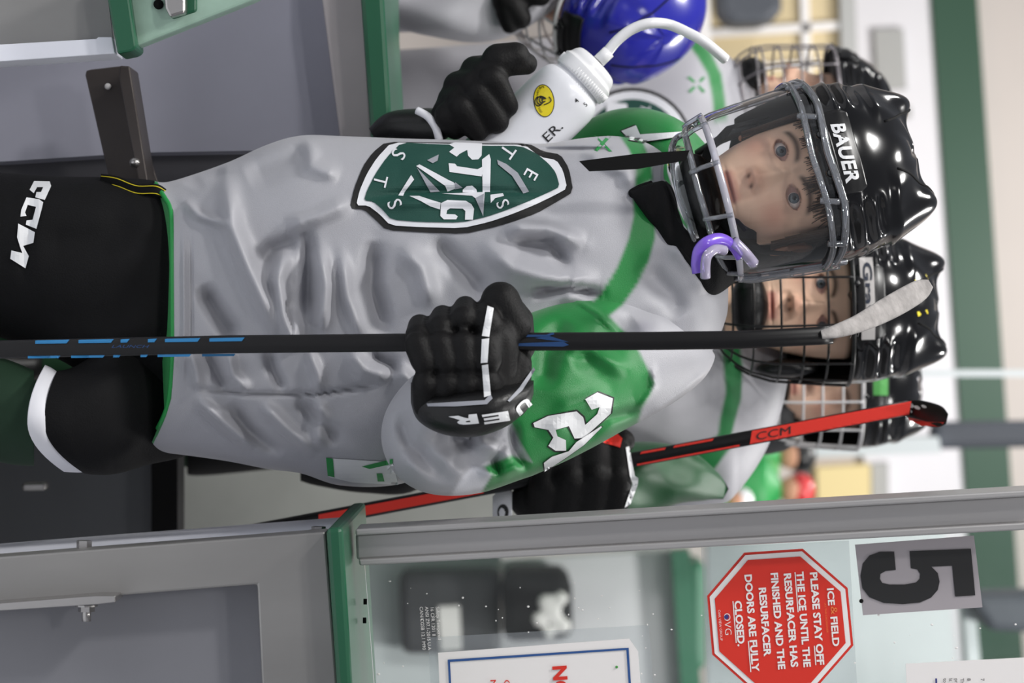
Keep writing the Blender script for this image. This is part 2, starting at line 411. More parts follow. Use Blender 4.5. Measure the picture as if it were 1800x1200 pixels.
# things on the far side
def far_slab(name, poly, d, t, m, label, cat, bev=0, group=None):
    return tag(slab_obj(name, poly, d, t, m, None, bev), label, cat, group)
M['far_tan'] = mat('far_tan_wood', S(202, 184, 146), .6)
M['far_dark'] = mat('far_dark', S(70, 74, 82), .6)
M['far_gray'] = mat('far_gray', S(168, 168, 166), .6)
M['far_pale'] = mat('far_pale', S(206, 212, 214), .5)
M['far_yellow'] = mat('far_yellow', S(226, 206, 150), .6)
M['far_green'] = mat('far_green', S(50, 112, 84), .5)
cab = thing('display_case', 'tan wooden display case with white dividers behind the players on the left', 'display case', P(1245, 60, 11))
MB().add(*slab([(1245, -60), (1500, -60), (1500, 260), (1250, 260)], 11, .3)).build('case_body', 'far_tan', cab, False)
for poly in ([(1245, 52), (1500, 36), (1500, 50), (1245, 66)], [(1405, -60), (1420, -60), (1432, 260), (1417, 260)], [(1250, 118), (1440, 106), (1440, 116), (1250, 128)]):
    MB().add(*slab(poly, 10.97, .03)).build('divider', 'sign_white', cab, False)
MB().add(*slab([(1475, -60), (1502, -60), (1512, 260), (1483, 260)], 10.95, .05)).build('case_post', 'far_gray', cab, False)
far_slab('backpack', [(1262, -40), (1370, -40), (1378, 20), (1350, 40), (1285, 42), (1262, 20)], 10.6, .25, 'far_dark', 'dark gray blurred bag on the display case shelf', 'bag', .05)
far_slab('glare_slab', [(1212, -60), (1246, -60), (1250, 80), (1216, 80)], 10.4, .3, 'sign_white', 'white slab standing in for a strip of glare left of the tan display case', 'glare_slab')  # strip of glare put in as a plain white slab
far_slab('wall_notice', [(1536, 52), (1588, 50), (1594, 156), (1542, 158)], BW - .1, .03, 'far_gray', 'gray rectangular notice on the white far wall', 'notice')
far_slab('wall_switch_box', [(1590, 188), (1602, 187), (1603, 206), (1591, 207)], BW - .1, .03, 'far_gray', 'small gray box on the white far wall below the notice', 'box')
far_slab('glass_post', [(1300, 650), (1900, 650), (1900, 662), (1300, 662)], 8.0, .05, 'far_pale', 'pale vertical glass post behind the third player', 'post')
far_slab('wall_pad', [(1640, 742), (1900, 738), (1900, 785), (1640, 790)], 9, .12, 'far_dark', 'dark padded post rising on the far right', 'post', .03)
far_slab('glass_rail', [(1420, 772), (1650, 768), (1655, 796), (1420, 804)], 8.95, .2, 'far_pale', 'pale rail below the dark padded post', 'rail')
far_slab('curtain', [(1436, 822), (1530, 816), (1532, 960), (1440, 960)], BW - .2, .2, 'far_yellow', 'yellow curtain panel between the red cap and white wall', 'curtain')
far_slab('curtain', [(1532, 816), (1562, 812), (1564, 960), (1534, 960)], BW - .15, .15, 'far_gray', 'gray curtain panel right beside the yellow one', 'curtain')
far_slab('green_post', [(1180, 968), (1212, 966), (1240, 1300), (1204, 1300)], 8.5, .1, 'far_green', 'green horizontal rail seen through the glass beside the stop sign', 'rail')
far_slab('ice_panel', [(882, 985), (1180, 968), (1204, 1300), (882, 1300)], 8.6, .12, 'wall_white', 'bright white board seen through the glass under the green rail', 'board')
far_slab('lower_board', [(600, 930), (881, 930), (881, 1300), (600, 1300)], 8.6, .12, 'far_pale', 'gray board low behind the glass', 'board')
far_slab('dark_bin', [(700, 1005), (880, 1000), (880, 1150), (705, 1150)], 8.45, .145, 'panel_dark', 'dark gray bin behind the glass left of the black box', 'bin', .03)
far_slab('white_paper', [(770, 1066), (808, 1064), (812, 1142), (775, 1144)], 8.44, .012, 'sign_white', 'white paper sheet stuck to the dark gray bin', 'paper')
far_slab('black_box', [(880, 1012), (900, 1003), (985, 1003), (1005, 1012), (1008, 1125), (884, 1130)], 8.33, .265, 'black_rubber', 'black rounded box behind the glass with a white mark', 'box', .04)
mk = MB()
for x, y, r in ((960, 1058, 16), (985, 1052, 14), (972, 1078, 18), (990, 1100, 15), (948, 1088, 14), (965, 1112, 12)): mk.add(*sphere(P(x, y, 8.33), (r * 8.3 / F, .01, r * 8.3 / F)))
MK = remesh('white_mark', mk, 'sign_white', bpy.data.objects['black_box'], .01, 1)
far_slab('shelf_unit', [(1700, 1045), (1900, 1040), (1900, 1115), (1740, 1110)], 8, .2, 'far_dark', 'dark equipment behind the glass under the number sheet', 'equipment', .03)
far_slab('cross_rail', [(1690, 1030), (1712, 1028), (1735, 1300), (1713, 1300)], 8.2, .1, 'far_pale', 'pale rail behind the glass below the number sheet', 'rail')
far_slab('green_bush', [(1205, 990), (1240, 985), (1240, 1180), (1212, 1180)], 8.62, .3, 'far_green', 'dark green shape behind the glass near the stop sign', 'banner', .05)
far_slab('far_panel', [(1244, 940), (1660, 925), (1690, 1300), (1244, 1300)], 9.1, .1, 'far_pale', 'pale board seen through the glass behind the stop sign', 'board')
far_slab('bench_backboard', [(150, 700), (1180, 700), (1180, 968), (150, 968)], 5.6, .1, 'pale_board', 'pale gray board behind the bench beside the red stick', 'board')

# ---------------------------------------------------------------- left gate and boards
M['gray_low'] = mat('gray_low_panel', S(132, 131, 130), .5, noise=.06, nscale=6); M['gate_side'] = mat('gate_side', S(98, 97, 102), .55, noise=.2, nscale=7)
lg = thing('board_gate', 'gray rink gate panel with green top cap left of the player', 'gate', P(-300, 100, 3.35))
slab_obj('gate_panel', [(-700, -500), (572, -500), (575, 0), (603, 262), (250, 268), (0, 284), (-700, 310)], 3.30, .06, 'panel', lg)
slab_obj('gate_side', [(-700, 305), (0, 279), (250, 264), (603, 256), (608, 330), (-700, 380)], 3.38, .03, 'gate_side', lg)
slab_obj('top_rail', [(562, -500), (630, -500), (640, 0), (656, 262), (600, 262), (566, 0)], 3.24, .10, 'beige_board', lg, .004)
slab_obj('top_cap', [(624, -500), (668, -500), (675, 0), (690, 245), (652, 248), (634, 0)], 3.18, .44, 'green_hdpe', lg, .006)
for x, y in ((703, 150), (699, 172), (696, 60)):
    A = P(x - 10, y, 3.45); MB().add(*tube_world([A, A + RT * .004], .004, 10)).build('screw', 'black_rubber', lg)
br = slab_obj('bracket', [(160, 122), (212, 116), (290, 360), (205, 372), (150, 132), (152, 124)], 3.17, .008, 'dark_steel', lg, .001); br['label'] = 'dark steel angle bracket'
slab_obj('flange', [(210, 115), (228, 116), (268, 366), (252, 370), (209, 135)], 3.10, .07, 'dark_steel', br, .002)
mb = MB(); A = P(190, 152, 3.168); mb.add(*tube_world([A, A - FWD * .002], .0042, 16)); mb.build('bolt_hole', 'sign_white', br)
mb = MB(); mb.add(*sphere(P(237, 286, 3.10), .007)); mb.build('weld', 'steel', br)
lf = thing('gate_sill', 'pale green topped rink ledge with a metal latch, top left', 'ledge', P(60, 0, 2.9))
slab_obj('ledge_face', [(228, -60), (225, 0), (238, 82), (445, 0), (560, -60)], 2.90, .03, 'mint_hdpe', lf, .003)
slab_obj('ledge_edge', [(186, -60), (189, 0), (206, 95), (232, 90), (240, 83), (228, 0), (226, -60)], 2.88, .06, 'green_hdpe', lf, .003)
slab_obj('slot', [(300, -30), (346, -30), (346, 20), (302, 34)], 2.897, .01, 'green_hdpe', lf, .003)
slab_obj('latch', [(286, -40), (326, -40), (326, 22), (298, 30), (290, 14)], 2.88, .02, 'steel', lf, .003)
mb = MB(); A = P(279, 8, 2.899); mb.add(*tube_world([A, A - FWD * .003], .006, 14)); mb.build('bolt_hole', 'black_rubber', lf)
slab_obj('lower_panel', [(-700, -60), (186, -60), (190, 0), (198, 66), (0, 79), (-700, 120)], 2.93, .05, 'gray_low', lf)
slab_obj('edge_strip', [(-700, 118), (0, 78), (170, 68), (172, 65), (197, 65), (202, 94), (0, 108), (-700, 150)], 2.92, .06, 'white_board', lf, .002)
M['panel_dark2'] = mat('bench_riser', S(84, 86, 90), .5, noise=.1, nscale=5)
far_slab('bench_riser', [(-600, 780), (266, 780), (266, 1000), (-600, 1000)], 3.84, .06, 'panel_dark2', 'dark gray bench riser right of the green sock', 'bench')
far_slab('bench_upright', [(267, 740), (312, 740), (312, 1000), (267, 1000)], 3.82, .08, 'black_rubber', 'black bench edge between the riser and pale board', 'bench')
far_slab('floor_latch', [(38, 848), (80, 847), (80, 862), (38, 863)], 3.7, .03, 'steel', 'small metal latch beside the green sock', 'latch', .004)

# ---------------------------------------------------------------- right boards, cap, glass
rb = thing('dasher_board', 'aluminium framed rink board with green cap, lower right', 'board', P(-300, 1080, 2.9))
fr = [(-700, 1035), (0, 978), (572, 934), (600, 1300), (465, 1300), (452, 1027), (0, 1063), (-700, 1118)]
slab_obj('frame', fr, 2.74, .05, 'alu', rb, .0025)
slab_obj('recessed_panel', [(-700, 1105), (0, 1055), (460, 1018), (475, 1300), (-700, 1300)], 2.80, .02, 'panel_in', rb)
slab_obj('jamb', [(-700, 1036), (0, 979), (574, 935), (605, 1300), (-700, 1300)], 2.83, .24, 'white_board', rb)
slab_obj('jamb_edge', [(-700, 1036), (0, 979), (573, 935), (573, 944), (0, 988), (-700, 1045)], 2.79, .04, 'white_board', rb)
slab_obj('top_cap', [(573, 929), (602, 926), (625, 1300), (598, 1300)], 2.70, .42, 'green_hdpe', rb, .005)
def hexbolt(x, y, d, r, h, L, parent, side=-1):
    b = MB(); A = P(x, y, d); dr = DN * side
    b.add(*tube_world([A, A + dr * .002], r * 1.35, 20)); b.add(*tube_world([A, A + dr * h], r, 6))
    b.build('bolt_head', 'steel', parent, False)
    if L: b = MB(); b.add(*tube_world([A, A + dr * L], r * .55, 12)); b.build('bolt_shank', 'steel', parent)
hexbolt(148, 968, 2.78, .0088, .012, 0, rb)
hexbolt(560, 934, 2.85, .0085, .006, 0, rb)
slab_obj('strap_plate', [(-60, 1066), (0, 1060), (168, 1047), (203, 1047), (203, 1058), (170, 1062), (0, 1073), (-60, 1078)], 2.70, .05, 'steel', rb, .001)
hexbolt(152, 1062, 2.74, .0095, .008, .019, rb, 1)
for x, y in ((623, 1052), (648, 1057), (647, 1090)):
    A = P(x - 9, y, 2.86); MB().add(*tube_world([A, A + RT * .004], .0035, 10)).build('screw', 'black_rubber', rb)
# glass post (channel rail)
gp = thing('glass_post', 'silver aluminium channel post edging the rink glass', 'post', P(625, 960, 2.86))
slab_obj('channel', [(625, 938), (1860, 866), (1860, 916), (627, 984)], 2.82, .05, 'alu_rail', gp, .003)
slab_obj('outer_lip', [(625, 930), (1860, 858), (1860, 869), (625, 941)], 2.80, .08, 'alu_rail', gp, .002)
slab_obj('glazing_bead', [(630, 983), (1860, 915), (1860, 928), (632, 994)], 2.81, .05, 'alu_rail', gp, .002)
struct(slab_obj('window_1', [(640, 985), (1900, 915), (1900, 1340), (668, 1340)], 2.845, .012, 'glass'))

def flat(VF, d): return P(VF[0][:, 0], VF[0][:, 1], np.full(len(VF[0]), d)), VF[1]
def flat_obj(name, VF, d, m, parent): return MB().add(*flat(VF, d)).build(name, m, parent, False, False)
def paper(name, poly, d, m, label, cat, t=.0008):
    o = slab_obj(name, poly, d, t, m); tag(o, label, cat); return o
GD = 2.844
# number sheet 5
n5 = paper('number_sheet', [(1503, 957), (1712, 941), (1727, 1067), (1517, 1081)], GD - .002, 'sign_gray', 'gray sheet with a large black number 5 taped on the glass', 'sign')
def c5(x, y): return (1200 + x / 3, 900 + y / 3)
five = [c5(*p) for p in [(1197, 205), (1520, 192), (1543, 438), (1437, 444), (1421, 282), (1312, 287), (1345, 320), (1355, 365), (1345, 410), (1310, 450), (1250, 476), (1160, 484), (1060, 478), (985, 448), (948, 400), (938, 335), (950, 270), (985, 228), (1040, 208), (1115, 207), (1124, 304), (1070, 310), (1043, 325), (1040, 350), (1052, 372), (1090, 381), (1170, 381), (1230, 370), (1250, 350), (1252, 325), (1238, 302), (1204, 295)]]
flat_obj('numeral', poly_tris([five]), GD - .003, 'black_print', n5)
mb = MB(); mb.add(*sphere(P(1514, 1056, GD - .003), (.0025, .001, .0025))); mb.build('pin_spot', 'black_rubber', n5)
# stop sheet
st = paper('stop_sheet', [(1232, 962), (1492, 950), (1512, 1300), (1250, 1300)], GD - .001, 'film', 'clear sheet carrying the red octagonal stay off the ice notice', 'sign', .0006)
def octo(k=0):
    c = np.array([1371, 1095]); pts = [(1308, 971), (1411, 964), (1490, 1033), (1500, 1134), (1432, 1212), (1330, 1220), (1252, 1150), (1243, 1047)]
    return [tuple(c + (np.array(p) - c) * (1 - k)) for p in pts]
flat_obj('red_edge', poly_tris([octo(0)]), GD - .002, 'sign_red', st)
flat_obj('white_border', poly_tris([octo(.035)]), GD - .0026, 'sign_white', st)
flat_obj('red_field', poly_tris([octo(.105)]), GD - .0032, 'sign_red', st)
def line_text(s, x, y0, y1, h, m, parent, d, ang=-4, bold=.03, under=None):
    V, Fc = text2d(s, 1, bold); w = V[:, 0].max() - V[:, 0].min(); V[:, 0] -= V[:, 0].min()
    L = math.hypot(y1 - y0, 0) ; V = V * [L / w, h / .72]
    T = place_text((V, Fc), x, y0, ang); flat_obj('lettering', T, d, m, parent)
    if under:
        a, b = under; q = np.array([(L * a, -h * .28), (L * b, -h * .28), (L * b, -h * .14), (L * a, -h * .14)])
        flat_obj('underline', place_text((q, [(0, 1, 2, 3)]), x, y0, ang), d, m, parent)
dS = GD - .004
for s, x, y0, y1, un in [('PLEASE STAY OFF', 1424, 1006, 1169, (.79, 1)), ('THE ICE UNTIL THE', 1400, 1005, 1173, (0, .42)), ('RESURFACER HAS', 1378, 1008, 1173, None), ('FINISHED AND THE', 1355, 1007, 1177, None), ('RESURFACER', 1334, 1033, 1154, None), ('DOORS ARE FULLY', 1309, 1010, 1181, (.68, 1)), ('CLOSED.', 1291, 1056, 1136, (0, .92))]:
    line_text(s, x, y0, y1, 12.5, 'sign_white', st, dS, -4.5, .035, un)
line_text('ICE', 1454, 1034, 1064, 11.5, 'sign_white', st, dS, -4.5, .03)
line_text('&', 1460, 1066, 1080, 12, 'orange', st, dS, -4.5, 0)
line_text('FIELD', 1460, 1084, 1136, 12, 'sign_white', st, dS, -4.5, .03)
line_text('AT THE CROSSOVER', 1449, 1060, 1112, 3, 'orange', st, dS, -4.5, 0)
line_text('OVG', 1272, 1078, 1116, 12, 'sign_white', st, dS, -4.5, -.01)
line_text('OAK VIEW GROUP', 1262, 1072, 1126, 4.5, 'sign_white', st, dS, -4.5, -.01)
th = np.linspace(0, 2 * math.pi, 18, endpoint=False); flat_obj('logo_dot', poly_tris([[(1277 + 4 * math.cos(a), 1084 + 4 * math.sin(a)) for a in th]]), dS - .0005, 'navy', st)
# NO sign
nsg = paper('notice_sheet', [(770, 1147), (1106, 1122), (1122, 1145), (1136, 1340), (778, 1340)], GD - .002, 'sign_white', 'white notice with blue border and red lettering at the bottom of the glass', 'sign')
flat_obj('border_line', poly_tris([[(787, 1159), (1105, 1138), (1118, 1340), (1114, 1340), (1101, 1142), (791, 1163), (800, 1340), (796, 1340)]]), GD - .003, 'sign_blue', nsg)
line_text('NO', 972, 1171, 1225, 24, 'sign_red', nsg, GD - .0035, -4, .04)
line_text('C', 886, 1195, 1206, 10, 'sign_red', nsg, GD - .0035, -4, .01)
line_text('N', 862, 1195, 1208, 10, 'sign_red', nsg, GD - .0035, -4, .01)
mb = MB(); mb.add(*sphere(P(1084, 1172, GD - .003), (.0016, .0005, .0016))); mb.build('green_dot', 'green_tape', nsg)
sl = paper('plastic_sleeve', [(752, 1120), (1140, 1098), (1160, 1340), (765, 1340)], GD - .0004, 'film', 'clear plastic sleeve taped around the white notice', 'sleeve', .0002)
pr = paper('printed_sheet', [(1592, 1166), (1900, 1150), (1900, 1340), (1600, 1340)], GD - .002, 'sign_white', 'white printed sheet in the bottom right corner of the glass', 'sign')
for x, y, s in ((1688, 1192, 'The'), (1678, 1192, 'prov'), (1668, 1192, 'It is'), (1658, 1192, 'to b'), (1724, 1192, '7'), (1700, 1192, '8')):
    V, Fc = text2d(s, 9, .0); flat_obj('lettering', place_text((V, Fc), x, y, -4), GD - .003, 'black_print', pr)
flat_obj('blue_bar', poly_tris([[(1644, 1192), (1647, 1192), (1652, 1340), (1649, 1340)]]), GD - .003, 'navy', pr)
# etched safety mark and scuffs
em = MB()
for k, s in enumerate(['Safety Tempered', '16 CFR 1201 II', 'ANSI Z97.1-2015 U.A', 'CAN/CGSB 12.1 M90']):
    V, Fc = text2d(s, 8.5, 0); V, Fc = place_text((V, Fc), 766 - k * 9.5, 1066, -4); em.add(*flat((V, Fc), GD - .001))
tag(em.build('etched_mark', 'sign_white', None, False, False), 'small white safety lettering etched in the glass by the cap', 'lettering')
sp = MB()
for k in range(90):
    x = random.uniform(660, 1790); y = random.uniform(1010, 1195)
    if 1240 < x < 1500 or (1500 < x < 1720 and y < 1080): continue
    r = random.uniform(.0005, .0014); sp.add(*sphere(P(x, y, GD - .001), (r, .0003, r * random.uniform(.6, 1.6)), 5, 7))
o = sp.build('glass_specks', 'sign_white'); tag(o, 'tiny pale scuffs scattered over the rink glass', 'scuffs'); o['kind'] = 'stuff'
# ---------------------------------------------------------------- people: shared builders
def head_matrix(X, Y, d, tilt=0, yaw=0, pitch=0):
    """columns: left-hand side of the person as seen (photo down), backwards, up; origin between the eyes' centre of the head"""
    t = math.radians(tilt); up = math.cos(t) * RT - math.sin(t) * DN; lat = math.sin(t) * RT + math.cos(t) * DN
    B = np.column_stack([lat, FWD, up])
    y = math.radians(yaw); Rz = np.array([[math.cos(y), -math.sin(y), 0], [math.sin(y), math.cos(y), 0], [0, 0, 1]])
    p = math.radians(pitch); Rx = np.array([[1, 0, 0], [0, math.cos(p), -math.sin(p)], [0, math.sin(p), math.cos(p)]])
    return B @ Rz @ Rx, P(X, Y, d)
def tolocal(HM, V): return (np.asarray(V) @ HM[0].T) + HM[1]
ss = lambda a, b, x: np.clip((x - a) / (b - a), 0, 1) ** 2 * (3 - 2 * np.clip((x - a) / (b - a), 0, 1))
gs = lambda x, s: np.exp(-(x / s) ** 2)
def interp(z, tab): t = np.array(tab); return np.interp(z, t[:, 0], t[:, 1])
HW = [(-.135, .046), (-.115, .044), (-.098, .030), (-.09, .040), (-.075, .052), (-.05, .062), (-.02, .069), (.01, .072), (.04, .073), (.07, .066), (.09, .052), (.103, .032), (.11, .004)]
HF = [(-.135, .030), (-.112, .034), (-.1, .062), (-.093, .076), (-.08, .082), (-.05, .083), (-.02, .082), (.01, .083), (.04, .084), (.07, .074), (.09, .055), (.103, .034), (.11, .004)]
HB = [(-.135, .055), (-.1, .06), (-.06, .075), (-.02, .09), (.03, .098), (.07, .085), (.09, .062), (.103, .036), (.11, .004)]
def face_y(x, z):
    """how far forward the face is at lateral x, height z"""
    w = interp(z, HW); f = interp(z, HF); u = np.clip(np.abs(x) / w, 0, 1)
    y = f * (1 - u ** 2.6) ** (1 / 2.1)
    ax = np.abs(x)
    zt = np.clip(-(z - .004) / .040, 0, 1)
    nose = (.004 + .019 * zt) * np.exp(-(x / (.0055 + .006 * zt)) ** 2) * ss(-.049, -.041, z) * ss(.02, .0, z)
    nose += .007 * gs(ax - .0105, .0055) * gs(z + .040, .006)
    y = y + nose - .0085 * gs(ax - .030, .015) * gs(z - .001, .011) + .003 * gs(ax - .03, .02) * gs(z - .020, .008)
    y = y + .003 * gs(ax - .042, .016) * gs(z + .03, .016) - .003 * gs(ax - .016, .005) * gs(z + .052, .012)
    lip = gs(z + .0665, .0045) * .0045 + gs(z + .0755, .005) * .0055 - .005 * gs(z + .071, .0016)
    y = y + lip * gs(x, .021) - .003 * gs(z + .084, .004) * gs(x, .02) + .004 * gs(z + .09, .008) * gs(x, .016)
    y = y - .004 * gs(ax - .0065, .003) * gs(z + .0465, .0025)
    return y
def eye_in(x, z):
    e = (np.abs(x) - .030) / .0150; return np.where(np.abs(e) < 1, np.abs(z - .0005) / (.0078 * (1 - e ** 2) ** .7 + 1e-6), 9)
def head_mesh(name, HM, parent, body=None, fine=True):
    nz = 150 if fine else 60; nt = 200 if fine else 60
    z = np.concatenate([np.linspace(-.135, -.1, nz // 8), np.linspace(-.0985, .103, nz), [.107, .1095, .11]])
    nz = len(z); fr = np.linspace(0, 1, nt, endpoint=False)
    th = np.where(fr < .7, (fr / .7 - .5) * math.pi, math.pi / 2 + (fr - .7) / .3 * math.pi)
    ZZ, TH = np.meshgrid(z, th, indexing='ij'); w = interp(ZZ, HW)
    X = w * np.sin(TH); front = np.cos(TH) > 0
    u = np.abs(X) / w
    Yf = -face_y(X, ZZ); Yb = interp(ZZ, HB) * np.sqrt(np.clip(1 - u ** 2, 0, 1)); Y = np.where(front, Yf, Yb)
    if fine:
        ei = eye_in(X, ZZ); Y = Y + np.where(front, .0075 * (1 - ss(.88, 1.08, ei)), 0) - np.where(front, .0016 * gs(ei - 1.3, .35), 0)
    V = np.stack([X, Y, ZZ], -1).reshape(-1, 3); Fc = grid_faces(nz, nt)
    Wd = tolocal(HM, V); mb = MB(); mb.add(Wd, Fc + [tuple(range(nt))])
    if body is not None: mb.add(*body)
    o = mb.build(name, 'skin', parent)
    x, y, zz = V.T; c = np.tile(np.array(S(250, 208, 180)[:3]), (len(V), 1))
    def mixc(c, col, k): k = np.clip(k, 0, 1)[:, None]; return c * (1 - k) + np.array(S(*col)[:3]) * k
    ax = np.abs(x); fr_ = y < -.02
    c = mixc(c, (206, 128, 110), .5 * gs(ax - .045, .018) * gs(zz + .028, .018) * fr_)
    c = mixc(c, (205, 134, 112), .5 * gs(x, .015) * gs(zz + .038, .012) * fr_)
    c = mixc(c, (196, 112, 104), .75 * ss(.024, .016, ax) * gs(zz + .071, .0085) * fr_); c = mixc(c, (110, 50, 46), .8 * ss(.024, .018, ax) * gs(zz + .071, .0018) * fr_)
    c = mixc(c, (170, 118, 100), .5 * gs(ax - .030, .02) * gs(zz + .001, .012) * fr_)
    c = mixc(c, (78, 54, 40), .95 * ss(.026, .018, np.abs(ax - .031)) * gs(zz - .0195 + 12 * (ax - .03) ** 2, .0042) * fr_)
    if fine:
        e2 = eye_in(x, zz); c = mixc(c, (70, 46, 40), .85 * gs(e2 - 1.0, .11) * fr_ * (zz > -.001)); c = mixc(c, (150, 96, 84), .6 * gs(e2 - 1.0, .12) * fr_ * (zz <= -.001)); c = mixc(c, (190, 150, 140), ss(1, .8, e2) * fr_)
    c = mixc(c, (60, 24, 20), .9 * gs(ax - .0065, .0028) * gs(zz + .0462, .0022) * fr_)
    c = mixc(c, (48, 36, 30), ss(-.004, .006, y + .0 * zz) * ss(-.05, -.03, zz)); c = mixc(c, (48, 36, 30), ss(.032, .045, zz))
    n = len(o.data.vertices); C = np.tile(np.array(S(60, 60, 62)[:3]), (n, 1)); C[:len(V)] = c; set_dye(o, C); return o
def eyes(HM, parent, look=(0, 0)):
    for s in (-1, 1):
        c = np.array([s * .030, -(float(face_y(np.array(s * .030), np.array(0.))) - .0152), .0005]); r = .0137
        V, Fc = sphere(c, r, 20, 28); o = MB().add(tolocal(HM, V), Fc).build('eyeball', 'eye_white', parent)
        dr = np.array([look[0], -1, look[1]]); dr = dr / np.linalg.norm(dr)
        for nm, rad, off, m in (('iris', .0066, .0004, 'iris'), ('pupil', .0027, .0007, 'pupil')):
            a = np.cross(dr, [0, 0, 1]); a /= np.linalg.norm(a); b = np.cross(a, dr); V = [c + dr * (r + off)]; ang = math.asin(rad / r)
            rings = 4; Fc = []
            for k in range(1, rings + 1):
                t = ang * k / rings; rr = r + off * (1 - (k / rings) ** 4 * .5)
                for j in range(24): p = 2 * math.pi * j / 24; V.append(c + rr * (dr * math.cos(t) + math.sin(t) * (a * math.cos(p) + b * math.sin(p))))
            Fc = [(0, 1 + j, 1 + (j + 1) % 24) for j in range(24)]
            for k in range(rings - 1): Fc += [(1 + k * 24 + j, 1 + k * 24 + (j + 1) % 24, 1 + (k + 1) * 24 + (j + 1) % 24, 1 + (k + 1) * 24 + j) for j in range(24)]
            MB().add(tolocal(HM, V), Fc).build(nm, m, o)
def ears(HM, parent):
    for s in (-1, 1):
        mb = MB(); c = np.array([s * .074, .012, -.012]); pts = []
        for k in range(15): a = math.radians(-100 + 290 * k / 14); pts.append(c + np.array([s * (.004 + .003 * math.sin(a)), .014 * math.cos(a), .024 * math.sin(a)]))
        mb.add(*tube_world(tolocal(HM, pts), .0034, 8)); V, Fc = sphere(c, (.003, .012, .022), 8, 12); mb.add(tolocal(HM, V), Fc)
        MB.build(mb, 'ear', 'skin_plain', parent)

